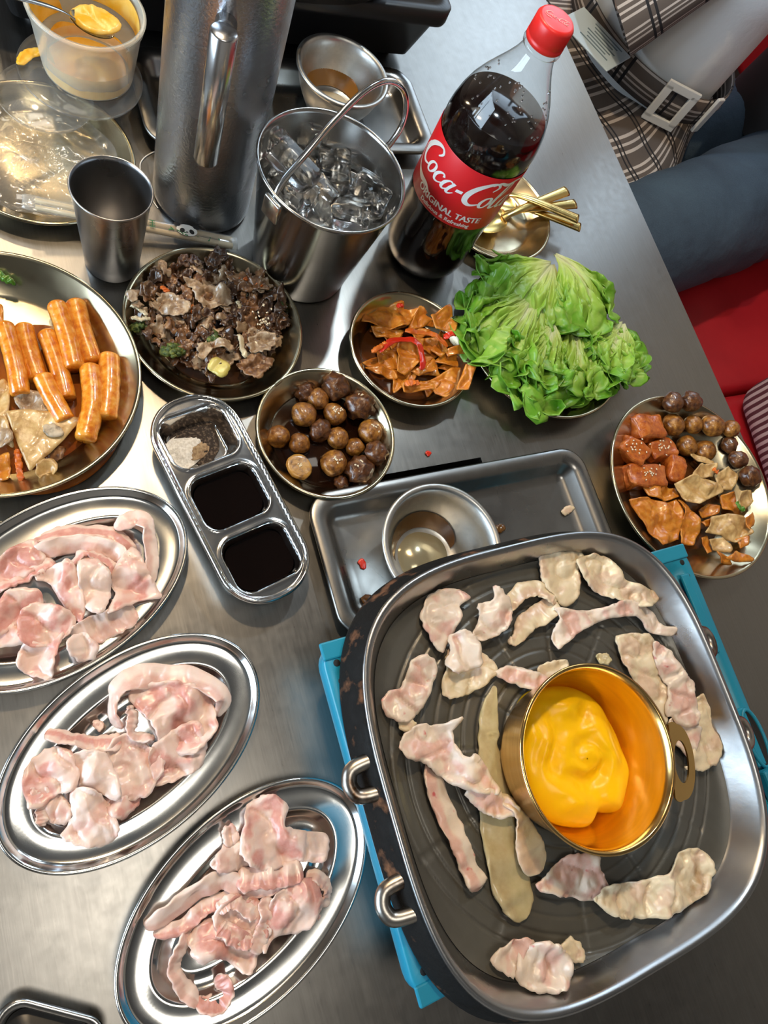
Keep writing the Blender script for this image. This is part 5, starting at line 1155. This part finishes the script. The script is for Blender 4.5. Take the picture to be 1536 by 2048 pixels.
for i, (x, y, z) in enumerate([(670, 340, .105), (700, 430, .108), (640, 400, .106), (600, 400, .10), (660, 280, .098), (720, 330, .096), (760, 430, .10), (690, 380, .09), (580, 350, .09), (630, 330, .085), (740, 360, .08), (650, 430, .085), (610, 300, .09), (700, 300, .085)]):
    ice(x, y, z, ir.uniform(.018, .026), ir.uniform(.018, .028), ir.uniform(.014, .02), 10+i*1.9, ICL, ir.uniform(0, 3), ir.uniform(-.4, .4), .3)
# ================================================================ plastic tub, lids, bag
MT['clear'] = plastic('clear_plastic', (.96, .96, .95), 1.0, .08, .05, .05)
MT['milky'] = plastic('milky_plastic', (.95, .94, .90), .8, .2, .05, .26, (.90, .86, .74))
MT['bagp'] = plastic('thin_bag_film', (.97, .97, .97), 1.1, .14, .09, .07)
MT['smear'] = surf('cheese_smear', (.80, .42, .02), .3, 0, (.86, .55, .12), 60)
def shell_lathe(name, prof, c, mat, par, t=.0008, n=72):
    return lathe(name, prof+[(max(r-t, 1e-4), z+t*.6) for r, z in prof[::-1]], c, mat, par, n)
l1 = thing('plastic_lid', (.062, .700, .0225), 'clear plastic lid lying on the bagged steel plate', 'cover')
shell_lathe('disc', [(1e-4, .0235), (.040, .0235), (.042, .0225), (.0465, .0225), (.048, .0250), (.0485, .0275)], (.062, .700), MT['clear'], l1)
l2 = thing('plastic_lid', (.104, .730, .0280), 'wider clear plastic lid under the cheese tub', 'cover')
shell_lathe('disc', [(1e-4, .0300), (.052, .0300), (.055, .0285), (.062, .0285), (.064, .0305), (.065, .0335)], (.104, .730), MT['clear'], l2)
tc_ = (.1125, .7365)
tb = thing('plastic_tub', (tc_[0], tc_[1], .0315), 'translucent plastic tub smeared with yellow cheese, spoon inside', 'tub')
shell_lathe('tub', [(1e-4, .0322), (.043, .0322), (.0465, .034), (.0475, .038), (.0555, .096), (.0575, .098), (.058, .1035), (.0592, .1045), (.0592, .106), (.0565, .107)], tc_, MT['milky'], tb, .0012)
crescent('cheese_smear', tc_, .0440, .0478, .036, .060, 150, 400, MT['smear'], tb)
crescent('cheese_smear', tc_, .0505, .0535, .076, .100, -40, 130, MT['smear'], tb)
crescent('cheese_smear', tc_, .0485, .0535, .062, .100, 110, 220, MT['smear'], tb)
V_, F_ = [], []
for i in range(73):
    a = 2*math.pi*i/72; q = noise.noise((math.cos(a)*1.7, math.sin(a)*1.7, 5)); top_ = .046+.012*q
    for k in range(5):
        z = .0345+(top_-.0345)*k/4; V_.append((tc_[0]+(.0458+(z-.034)*.125)*math.cos(a), tc_[1]+(.0458+(z-.034)*.125)*math.sin(a), z))
for i in range(72):
    for k in range(4): F_.append((i*5+k, i*5+k+1, i*5+k+6, i*5+k+5))
mk('cheese_smear', V_, F_, MT['smear'], tb)
liquid('cheese_residue', tc_, .042, .0335, MT['smear'], tb, .1, 3, .003)
tag(slab('cheese_smear', [(33, 128), (40, 110), (62, 98), (86, 100), (88, 112), (66, 118), (48, 132)], .0345, MT['smear'], t=.002, amp=.001, seed=sd(), h=.0015), 'streak of yellow cheese on the wide clear lid', 'cheese')
def spoon(name, bowl_c, tip, zb, zt, blen, bwid, mat, label, cat='spoon', group=None, fl=.0035, dz=.004):
    a = np.array([bowl_c[0], bowl_c[1], zb]); b = np.array([tip[0], tip[1], zt]); d = b-a; L = np.linalg.norm(d); d /= L
    s_ = np.cross(d, [0, 0, 1]); s_ /= np.linalg.norm(s_); up = np.cross(s_, d)
    t = thing(name, (a[0], a[1], zb-.003), label, cat, group)
    V, F = [], []; n, m = 20, 14
    for side in (0, 1):
        for i in range(n+1):
            q = i/n; x = -blen/2+blen*q; w = bwid/2*math.sqrt(max(0, 1-(2*q-1)**2))*(1-.18*(q-.5)*-2)
            for j in range(m+1):
                f = 2*j/m-1; depth = -dz*(1-f*f)*math.sqrt(max(0, 1-(2*q-1)**2)); p = a+d*x+s_*(w*f)+up*(depth-side*.0012); V.append(tuple(p))
    for side in (0, 1):
        o = side*(n+1)*(m+1)
        for i in range(n):
            for j in range(m):
                k = o+i*(m+1)+j; F.append((k, k+1, k+m+2, k+m+1))
    mk('spoon_bowl', V, F, mat, t)
    C = [a+d*(blen/2-.004), a+d*(blen/2+.010)+up*.0035, a+d*(L*.5)+up*.004, b]
    C = crom(C, 30); mk('handle', *tube(C, [fl*(.75+.25*abs(k-8)/8) if k < 16 else fl*(1+.5*(k-16)/13) for k in range(30)], 10, flat=.42), mat, t)
    return t
cs_ = P(186, 46, .088); spoon('serving_spoon', cs_[:2], P(-60, -40, .14)[:2], .086, .135, .05, .034, MT['steel'], 'steel spoon coated with cheese resting in the plastic tub', fl=.003)
tag(slab('cheese_dollop', [(140, 30), (160, 18), (200, 22), (236, 44), (240, 64), (215, 72), (175, 68), (145, 48)], .0865, MT['smear'], t=.004, amp=.002, seed=sd(), curl=0), 'yellow cheese heaped on the steel spoon', 'cheese')
# crumpled clear bag on the plate
def bag():
    c = np.array([.046, .634]); V, F = [], []; nr, na = 44, 120; kn = P(50, 318, .02)[:2]
    for i in range(nr+1):
        for j in range(na):
            a = 2*math.pi*j/na; r = .078*i/nr*(1+.08*noise.noise((math.cos(a)*2, math.sin(a)*2, 4))); x, y = c[0]+r*math.cos(a), c[1]+r*math.sin(a)
            dk = math.hypot(x-kn[0], y-kn[1]); ak = math.atan2(y-kn[1], x-kn[0])
            z = .0055+.009*abs(noise.noise((x*38, y*38, 1)))+.004*abs(noise.noise((x*95, y*95, 2)))+.008*math.exp(-(dk/.016)**2)+.0025*abs(math.sin(ak*5+noise.noise((x*30, y*30, 0))*2))*math.exp(-dk/.04)
            zr = plate_z((.046, .634), .0935, .02, .74, x, y); V.append((x, y, max(z, zr+.001)))
    for i in range(nr):
        for j in range(na):
            k = (j+1) % na; F.append((i*na+j, i*na+k, (i+1)*na+k, (i+1)*na+j))
    return V, F
bg_ = thing('plastic_bag', (.046, .634, .004), 'crumpled clear plastic bag tied in a knot on a steel plate', 'bag')
mk('film', *bag(), MT['bagp'], bg_)
kn = P(50, 318, .02)
mk('knot', *tube(crom([(kn[0]-.012, kn[1]-.002, .017), (kn[0]-.004, kn[1]+.004, .020), (kn[0]+.004, kn[1]-.003, .021), (kn[0]+.012, kn[1]+.002, .017)], 24), [.0025]*24, 8), MT['bagp'], bg_)
# ================================================================ wrapped chopsticks
ca_, cb_ = np.append(P(45, 408, .030)[:2], .0345), np.append(P(474, 489, .006)[:2], .0068)
ch = thing('chopstick_pack', tuple(cb_-[0, 0, .005]), 'wrapped pair of wooden chopsticks with panda print beside the jug', 'chopsticks')
d_ = cb_-ca_; LC = np.linalg.norm(d_); d_ /= LC; s_ = np.cross(d_, [0, 0, 1]); s_ /= np.linalg.norm(s_); u_ = np.cross(s_, d_)   # s_ points toward the near side
MT['wood'] = surf('chopstick_wood', (.66, .52, .32), .5, 0, (.56, .42, .24), 30, stretch=(1, 8, 1))
MT['wrap'] = plastic('wrapper_film', (.97, .97, .95), .9, .12, .06, .16, (.88, .88, .84))
for k in (-1, 1):
    mk('chopstick', *tube([ca_+d_*.012+s_*.0042*k, cb_-d_*.006+s_*.0042*k], [.0024, .0034], 8), MT['wood'], ch)
rg = []
for i in range(41):
    q = i/40; p = ca_+d_*LC*q; w = .0088*(1+.06*noise.noise((q*14, 0, 0))); h_ = .0044*(.35 if i in (0, 40) else 1)*(1+.2*noise.noise((q*18, 3, 0)))
    rg.append([tuple(p+s_*w*np.sign(math.cos(a))*abs(math.cos(a))**.8+u_*h_*math.sin(a)) for a in np.linspace(0, 2*math.pi, 16, endpoint=False)])
wr = mk('wrapper', *loft(rg), MT['wrap'], ch)
def onwrap(al, ac, lift=.0052): return ca_+d_*al+s_*ac+u_*lift
def print_disc(al, ac, ra, rc, mat, lift, nm='print', rot=0.0, n=20):
    V = [tuple(onwrap(al, ac, lift))]
    for i in range(n):
        a = 2*math.pi*i/n; x, y = ra*math.cos(a), rc*math.sin(a); V.append(tuple(onwrap(al+x*math.cos(rot)-y*math.sin(rot), ac+x*math.sin(rot)+y*math.cos(rot), lift)))
    return V, [(0, 1+i, 1+(i+1) % n) for i in range(n)]
al0 = np.dot(np.append(P(371, 469, .012)[:2], .012)-ca_, d_)
MT['ink'] = surf('black_print', (.015, .015, .015), .5); MT['inkg'] = surf('green_print', (.03, .17, .06), .5); MT['inkw'] = surf('panda_white', (.82, .81, .76), .5)
mk('panda_face', *print_disc(al0, -.0005, .0115, .0075, None, .0054), MT['inkw'], wr, smooth=False)
mk('panda_marks', *merge(print_disc(al0-.0105, -.0062, .0036, .0026, None, .0057), print_disc(al0+.0105, -.0062, .0036, .0026, None, .0057), print_disc(al0-.0052, .0008, .0026, .0032, None, .0057, rot=.5), print_disc(al0+.0052, .0008, .0026, .0032, None, .0057, rot=-.5), print_disc(al0, .0022, .0012, .0008, None, .0057)), MT['ink'], wr, smooth=False)
gp_ = []
def bar(a0, c0, a1, c1, w=.0005):
    p, q = np.array([a0, c0]), np.array([a1, c1]); t = q-p; t = t/np.linalg.norm(t); n_ = np.array([-t[1], t[0]])*w
    return [tuple(onwrap(*(r_))+u_*.0003) for r_ in (p+n_, q+n_, q-n_, p-n_)], [(0, 1, 2, 3)]
for k, bx in enumerate((al0-.046, al0-.037)):   # two small characters
    for (a0, c0, a1, c1) in ([(-.003, -.003, 0, -.003), (-.002, -.004, -.002, .003), (.001, -.003, .004, -.003), (.003, -.004, .003, .003)] if k == 0 else [(-.003, -.004, .003, -.004), (-.003, -.001, .003, -.001), (0, -.004, 0, .004), (-.003, .002, .003, .002), (-.003, .004, .003, .004)]):
        gp_.append(bar(bx+a0, c0, bx+a1, c1))
for i in range(12):
    q = al0+random.uniform(-.02, .045); c0 = random.uniform(.001, .006); gp_.append(bar(q, c0, q+random.uniform(-.004, .004), c0+random.uniform(-.004, .004), .0007))
mk('green_lettering', *merge(*gp_), MT['inkg'], wr, smooth=False)
# ================================================================ gold spoons
for i, (e, s0, lab) in enumerate((((1160, 455), (1005, 408), 'gold spoon with ridged handle lying lowest on the empty plate'), ((1150, 408), (985, 432), 'gold spoon second from the bottom of the spoon pile'), ((1133, 382), (985, 446), 'gold spoon crossing toward the bench side, third in the pile'), ((1156, 438), (990, 380), 'gold spoon lying uppermost across the spoon pile'))):
    zt = .027+i*.0042; zb = .010+i*.0042
    spoon('gold_spoon', P(*s0, zb)[:2], P(*e, zt)[:2], zb, zt, .046, .030, MT['gold'], lab, 'spoon', 'gold spoons on the empty plate', .0056)
# ================================================================ small steel dish cut by the frame corner
dd = thing('steel_dish', (-.118, -.228, 0), 'small steel dish with dark inside beside the oval platters', 'dish')
def sq(q): return rrect(.036-q, .068-q, .014-q*.5, 8)
mk('dish', *loft(rings2(sq, [(.030, .001), (.008, .001), (.003, .004), (.001, .015), (-.0035, .0155), (-.004, .0175), (-.002, .0185), (.0015, .0175), (.004, .006), (.009, .003), (.030, .003)], (-.113, -.213), math.radians(-36))), MT['steel'], dd)
mk('dark_liner', *loft(rings2(sq, [(.0045, .0068), (.0048, .0072), (.033, .0072)], (-.113, -.213), math.radians(-36)), False), MT['black'], dd)
# ---- loose scraps in the drip tray
for q, m, lab in (([(1122, 1022), (1135, 1012), (1148, 1016), (1140, 1026), (1128, 1032)], 'cooked', 'pale food scrap on the open floor of the drip tray'), ([(716, 1122), (724, 1118), (732, 1130), (728, 1138), (720, 1134)], 'chilli', 'red pepper scrap on the drip tray near the condiment dish'), ([(722, 1195), (738, 1190), (744, 1202), (728, 1212)], 'drip', 'brown grease spot on the drip tray under the pan edge'), ([(990, 1052), (1006, 1050), (1008, 1062), (994, 1066)], 'drip', 'brown scrap on the drip tray beside the aluminium bowl')):
    tag(slab('food_scrap', q, .0032, MT[m], t=.0015, amp=.001, seed=sd(), h=.0012), lab, 'scrap')
# ================================================================ people on the bench
MT['skin'] = surf('skin', (.52, .31, .22), .5, 0, Subsurface_Weight=.08, Subsurface_Scale=.01)
MT['hair'] = surf('dark_hair', (.015, .010, .008), .45, 0, bump=.4, bs=120)
MT['shirt'] = surf('white_cotton', (.88, .90, .90), .8, 0, bump=.2, bs=35, bd=.006)
def denim():
    m, nt, b = newmat('denim'); n = tnoise(nt, 9, 4); w_ = tnoise(nt, 420, 2, (1, 6, 1))
    c = mixc(nt, .35, ramp(nt, n, [(.3, (.012, .026, .050)), (.7, (.045, .082, .125))]), ramp(nt, w_, [(.3, (.015, .03, .055)), (.7, (.085, .135, .19))]))
    nt.links.new(c, b.inputs['Base Color']); b.inputs['Roughness'].default_value = .85; bumpn(nt, b, tnoise(nt, 16, 3), .5, .012); return m
MT['denim'] = denim()
def plaid(name, ang, k=1.0):
    m, nt, b = newmat(name); tc = nt.nodes.new('ShaderNodeTexCoord'); mp = nt.nodes.new('ShaderNodeMapping'); mp.inputs['Rotation'].default_value = (0, 0, ang)
    nt.links.new(tc.outputs['UV'], mp.inputs[0]); sp = nt.nodes.new('ShaderNodeSeparateXYZ'); nt.links.new(mp.outputs[0], sp.inputs[0])
    def fr(o, s):
        mu = nt.nodes.new('ShaderNodeMath'); mu.operation = 'MULTIPLY'; mu.inputs[1].default_value = s; nt.links.new(o, mu.inputs[0])
        f = nt.nodes.new('ShaderNodeMath'); f.operation = 'FRACT'; nt.links.new(mu.outputs[0], f.inputs[0]); return f.outputs[0]
    def cramp(f, st):
        r = nt.nodes.new('ShaderNodeValToRGB'); r.color_ramp.interpolation = 'CONSTANT'; e = r.color_ramp.elements
        while len(e) < len(st): e.new(.5)
        for i, (p, c) in enumerate(st): e[i].position = p; e[i].color = (c, c, c, 1)
        nt.links.new(f, r.inputs[0]); return r.outputs[0]
    A1 = cramp(fr(sp.outputs[0], 28*k), [(0, 0), (.22, 1), (.32, 0), (.46, 1), (.54, 0), (.68, 1), (.78, 0)])
    A2 = cramp(fr(sp.outputs[1], 15*k), [(0, 0), (.40, 1), (.46, 0), (.54, 1), (.60, 0)])
    c = mixc(nt, A1, (.105, .085, .075), (.50, .45, .42)); c = mixc(nt, A2, c, (.012, .012, .016))
    nt.links.new(c, b.inputs['Base Color']); b.inputs['Roughness'].default_value = .85; bumpn(nt, b, tnoise(nt, 14, 3), .35, .01); return m
def skinbody(name, verts, edges, rad, mat, parent, sub=2):
    base = np.array(parent['base'][:]); me = bpy.data.meshes.new(name); me.from_pydata([tuple(np.array(W(v))-base) for v in verts], edges, [])
    o = bpy.data.objects.new(name, me); COL.objects.link(o); o.parent = parent; o['base'] = list(base); me.materials.append(mat)
    sk = o.modifiers.new('skin', 'SKIN'); sk.use_smooth_shade = True
    for i, r in enumerate(rad):
        r = r if hasattr(r, '__len__') else (r, r); me.skin_vertices[0].data[i].radius = (r[0]*U, r[1]*U)
    me.skin_vertices[0].data[0].use_root = True
    ss = o.modifiers.new('smooth', 'SUBSURF'); ss.levels = sub; ss.render_levels = sub
    return o
def seated(name, hip, yaw, label, top, legs, kneez=-.21, spread=(.12, .10), lean=0.0, thigh=.50, hands=None, thick=1.0, legs_=None):
    f = np.array([math.cos(yaw), math.sin(yaw), 0]); l = np.array([-f[1], f[0], 0]); h = np.array(hip, float); up = np.array([0, 0, 1.0])
    t = thing(name, (h[0], h[1], -TZ/U), label, 'person')
    v = [h, h+up*.14+f*.0, h+up*.34-f*lean*.4, h+up*.54-f*lean, h+up*.63-f*lean, h+up*.72-f*(lean-.02), h+up*.84-f*(lean-.05), h+up*.95-f*(lean-.03)]
    e = [(i, i+1) for i in range(7)]; r = [(.17, .13), (.15, .11), (.16, .12), (.13, .10), (.055, .055), (.06, .06), (.085, .10), (.06, .07)]
    for s in (-1, 1):
        i0 = len(v); kn_ = h+f*thigh+l*s*(spread[1]+.04); kn_[2] = kneez
        v += [h+l*s*spread[0]*.8, h+f*thigh*.5+l*s*(spread[0]+.02)+up*.02, kn_, kn_+f*.02-up*.28, np.array([kn_[0]-f[0]*.02, kn_[1]-f[1]*.02, -TZ/U+.10]), np.array([kn_[0]+f[0]*.14, kn_[1]+f[1]*.14, -TZ/U+.035])]
        if legs_: v[i0], v[i0+1], v[i0+2] = [np.array(q_, float) for q_ in legs_[s]]; kn_ = v[i0+2]; v[i0+3] = kn_+f*.02-up*.28; v[i0+4] = np.array([kn_[0]-f[0]*.02, kn_[1]-f[1]*.02, -TZ/U+.10]); v[i0+5] = np.array([kn_[0]+f[0]*.14, kn_[1]+f[1]*.14, -TZ/U+.035])
        r += [.12*thick, .105*thick, .075*thick, .068, .048, .035]; e += [(0, i0)]+[(i0+k, i0+k+1) for k in range(5)]
        j0 = len(v); sh = h+up*.52-f*lean+l*s*.21; el = h+up*.24+l*s*.27+f*.06; hd_ = h+f*.30+l*s*.12+up*.22
        if hands and s in hands: el, hd_ = hands[s]
        v += [sh, np.array(el, float), np.array(hd_, float), np.array(hd_, float)+f*.08]; r += [.075, .052, .036, (.045, .022)]; e += [(3, j0), (j0, j0+1), (j0+1, j0+2), (j0+2, j0+3)]
    skinbody('body', v, e, r, MT['skin'], t)
    hc = v[6]
    mk('hair', *blob('', (hc[0]-f[0]*.025, hc[1]-f[1]*.025, hc[2]+.035), (.112, .112, .125), None, 3, .12, 2, None, None, 0, 3), MT['hair'], t)
    return t, f, l, h, v
# -- person in plaid
yawA = math.radians(197); hipA = (1.335, 1.135, -.29)
pa, fA, lA, hA, vA = seated('person', hipA, yawA, 'person in white shirt and belted plaid dress seated on the red bench', 'shirt', None, kneez=-.26, thick=.7, hands={1: ((1.20, 1.03, .10), (1.135, 1.055, .01)), -1: ((1.22, 1.38, .0), (1.0, 1.38, -.02))})
def ringE(c, a, b, z, n=56, wob=0.0, sd_=0):
    out = []
    for i in range(n):
        t = 2*math.pi*i/n; k = 1+wob*noise.noise((math.cos(t)*2+sd_, math.sin(t)*2, z*6)); p = fA*a*k*math.cos(t)+lA*b*k*math.sin(t); out.append((c[0]+p[0], c[1]+p[1], z))
    return out
TC = (1.328, 1.135)
mk('white_shirt', *loft([ringE(TC, .135+.006, .185, z, 56, .05, 2) if z < .1 else ringE(TC, .15-.35*max(0, z-.22), .21-.6*max(0, z-.22), z, 56, .03, 2) for z in (-.19, -.14, -.09, -.03, .04, .1, .16, .22, .26, .29, .32)], False, False), MT['shirt'], pa)
def lap():
    """lap of the dress: arch over both thighs, from waist to under the table"""
    V, F, UV = [], [], []; n, m = 46, 70
    for i in range(n+1):
        s = i/n
        c = hA+fA*(-.13+.72*s); zt = -.115-.045*sstep(0.0, .35, np.array([s]))[0]-.02*s
        hw = .19+.19*sstep(0, .5, np.array([s]))[0]
        for j in range(m+1):
            q = 2*j/m-1; a = q*math.pi/2
            dip = .022*math.exp(-(q/.22)**2)*min(1, s*3)
            x = hw*math.sin(a)*(1+.0*s); z = zt-(1-math.cos(a)**.55 if abs(q) < 1 else 1)*(zt+.372)*1.0*(1)-dip
            z = zt+(-.368-zt)*(1-abs(math.cos(a))**.55)-dip
            z += .007*noise.noise((q*7, s*2.2, 1.0))+.006*math.sin(q*26+3*noise.noise((q*2, s*3, 4)))*min(1, abs(q)+.2)*s
            p = c+lA*x; V.append((p[0], p[1], max(z, -.37))); UV.append((q*.34*U, s*.72*U))
    for i in range(n):
        for j in range(m):
            k = i*(m+1)+j; F.append((k, k+1, k+m+2, k+m+1))
    return V, F, UV
V, F, UV = lap(); MT['plaid'] = plaid('plaid_cloth', 0.0); mk('plaid_skirt', V, F, MT['plaid'], pa, uv=UV)
def band(c, a, b, z0, z1, name, mat, par, uvk=1.0, a0=0, a1=360, tilt=0.0, n=80):
    V, F, UV = [], [], []
    for i in range(n+1):
        t = math.radians(a0+(a1-a0)*i/n)
        for k, (z, g) in enumerate(((z0, 0), ((z0+z1)/2, .004), (z1, 0))):
            p = fA*(a+g)*math.cos(t)+lA*(b+g)*math.sin(t); V.append((c[0]+p[0], c[1]+p[1], z+tilt*math.cos(t))); UV.append(((z-z0)*U*1.0, t*.15*U*uvk))
    for i in range(n):
        for k in range(2): F.append((i*3+k, i*3+k+1, i*3+k+4, i*3+k+3))
    o = mk(name, V, F, mat, par, uv=UV); so = o.modifiers.new('t', 'SOLIDIFY'); so.thickness = .003; return o
blt = band(TC, .165, .212, -.165, -.105, 'belt', MT['plaid'], pa)
def frame(angle, w, h_, bar_, z, name, par, mid=True, a=.172, b=.219):
    t = math.radians(angle); o_ = np.array([TC[0], TC[1], 0])+fA*a*math.cos(t)+lA*b*math.sin(t); tg = -fA*a*math.sin(t)+lA*b*math.cos(t); tg /= np.linalg.norm(tg); nn = np.cross(tg, [0, 0, 1]); 
    rot = math.atan2(tg[1], tg[0]); P_ = []
    for (dx, dz, sx, sz) in ((0, h_/2, w, bar_), (0, -h_/2, w, bar_), (-w/2, 0, bar_, h_), (w/2, 0, bar_, h_)):
        P_.append(box((o_[0]+tg[0]*dx, o_[1]+tg[1]*dx, z+dz), (sx+(bar_ if dz else 0), .007, sz), .0015, rot))
    return mk(name, *merge(*P_), MT['buckle'], par, smooth=False)
MT['buckle'] = surf('white_buckle', (.82, .84, .83), .4)
frame(52, .060, .075, .017, -.135, 'buckle', blt)
t_ = math.radians(84); o_ = np.array([TC[0], TC[1], 0])+fA*.172*math.cos(t_)+lA*.219*math.sin(t_); tg = -fA*math.sin(t_)*.172+lA*math.cos(t_)*.219
mk('belt_keeper', *box((o_[0], o_[1], -.135), (.02, .008, .082), .002, math.atan2(tg[1], tg[0])), MT['buckle'], blt, smooth=False)
# loose belt tail and wide plaid sleeve
sl = []
for q, r in ((0, .085), (.3, .092), (.6, .10), (.85, .108), (1.0, .112)):
    c = np.array([1.22, 1.045, .12])*(1-q)+np.array([1.095, 1.065, -.03])*q; ax = np.array([1.095, 1.065, -.03])-np.array([1.22, 1.045, .12]); ax /= np.linalg.norm(ax); e1 = np.cross(ax, [0, 1, 0]); e1 /= np.linalg.norm(e1); e2 = np.cross(ax, e1)
    sl.append([tuple(c+e1*r*.62*math.cos(2*math.pi*i/40)+e2*r*math.sin(2*math.pi*i/40)) for i in range(40)])
V, F = loft(sl, False, False); mk('plaid_sleeve', V, F, MT['plaid'], pa, uv=[((i % 40)*.0105, (i//40)*.04) for i in range(len(V))])
# -- printed card held on the lap
cd0 = np.array([P(1190, 78, -.085)[0], P(1190, 78, -.085)[1], -.085]); rotc = math.radians(-62)
card = thing('printed_card', tuple(cd0), 'pale blue printed card held over the plaid lap', 'card')
mk('card', *box(tuple(cd0), (.135, .092, .003), .001, rotc), surf('card_stock', (.55, .68, .78), .4), card, smooth=False)
lines = []
for i in range(7):
    y = .034-.0095*i; c_, s__ = math.cos(rotc), math.sin(rotc); xo = .012; lines.append(box((cd0[0]+xo*c_-y*s__, cd0[1]+xo*s__+y*c_, cd0[2]+.0018), (.075-.012*(i % 3), .003, .0006), 0, rotc))
mk('print_lines', *merge(*lines), surf('card_print', (.16, .24, .30), .6), card, smooth=False)
# -- second sitter in jeans
pb, fB, lB, hB, vB = seated('person', (1.75, .96, -.27), math.radians(192), 'person in blue denim jeans seated next to the plaid dress', 'dark', None, kneez=-.25, spread=(.13, .05), thigh=.68, hands={s: ((1.80, .96-.28*s, -.02), (1.78, .96-.06*s, -.08)) for s in (-1, 1)},
    thick=.62, legs_={1: ((1.74, .87, -.27), (1.38, .745, -.25), (.93, .635, -.26)), -1: ((1.76, 1.06, -.28), (1.44, 1.0, -.31), (.97, .90, -.325))})
def leg(path, rad, sd_):
    C = crom(path, 40); R_ = np.interp(np.linspace(0, 1, 40), np.linspace(0, 1, len(rad)), rad); V, F = tube(C, R_, 36)
    out = []
    for k, (x, y, z) in enumerate(V):
        i = k//36; c = C[i]; w = 1+.08*noise.noise((x*9, y*9, z*9+sd_))+.035*math.sin(x*34+y*22+4*noise.noise((x*5, y*5, sd_))); out.append((c[0]+(x-c[0])*w, c[1]+(y-c[1])*w, c[2]+(z-c[2])*w))
    return out, F
jl = []
for k0 in (8, 18):
    q = [np.array(vB[k0+k], float) for k in range(5)]; q[0] = q[0]-fB*.06
    jl.append(leg([q[0], q[1], q[2], q[2]*.5+q[3]*.5, q[3], q[4]+np.array([0, 0, .06])], [.15, .13, .105, .10, .095, .085] if k0 == 18 else [.13, .08, .062, .06, .06, .06], k0))
mk('jeans', *merge(*jl), MT['denim'], pb)
mk('dark_top', *loft([[(1.765+a*math.cos(2*math.pi*i/40), .96+b*math.sin(2*math.pi*i/40), z) for i in range(40)] for a, b, z in ((.155, .21, -.22), (.15, .2, -.1), (.15, .2, .05), (.15, .22, .18), (.12, .2, .26), (.06, .08, .32))], False, False), surf('dark_knit', (.02, .02, .022), .85), pb)
# -- striped cushion at the end of the bench
def stripes():
    m, nt, b = newmat('striped_cloth'); tc = nt.nodes.new('ShaderNodeTexCoord'); wv = nt.nodes.new('ShaderNodeTexWave'); wv.bands_direction = 'Y'; wv.inputs['Scale'].default_value = 26; wv.inputs['Distortion'].default_value = .6
    nt.links.new(tc.outputs['Object'], wv.inputs[0]); nt.links.new(ramp(nt, wv.outputs[1], [(.45, (.10, .025, .035)), (.6, (.52, .40, .40))]), b.inputs['Base Color']); b.inputs['Roughness'].default_value = .9; return m
cz = thing('striped_cushion', (1.46, .25, BZ), 'pink and grey striped cushion on the red bench', 'cushion')
mk('cushion', *box((1.47, .235, BZ+.077), (.2, .27, .15), .05, math.radians(-8), 5), stripes(), cz)

# ---- loose bits on the table
tag(mk('thread', *tube(crom([P(x, y, .0012) for x, y in ((330, 298), (305, 305), (286, 318), (280, 336), (290, 372), (306, 402), (316, 416))], 50), .0007, 6), MT['white']), 'thin white thread lying on the table by the cup', 'thread')
tag(slab('food_scrap', [(850, 905), (858, 902), (862, 909), (855, 913)], .0003, MT['chilli'], t=.0012, amp=.0006, seed=sd(), h=.001), 'tiny red pepper speck on the bare table by the slot', 'scrap')
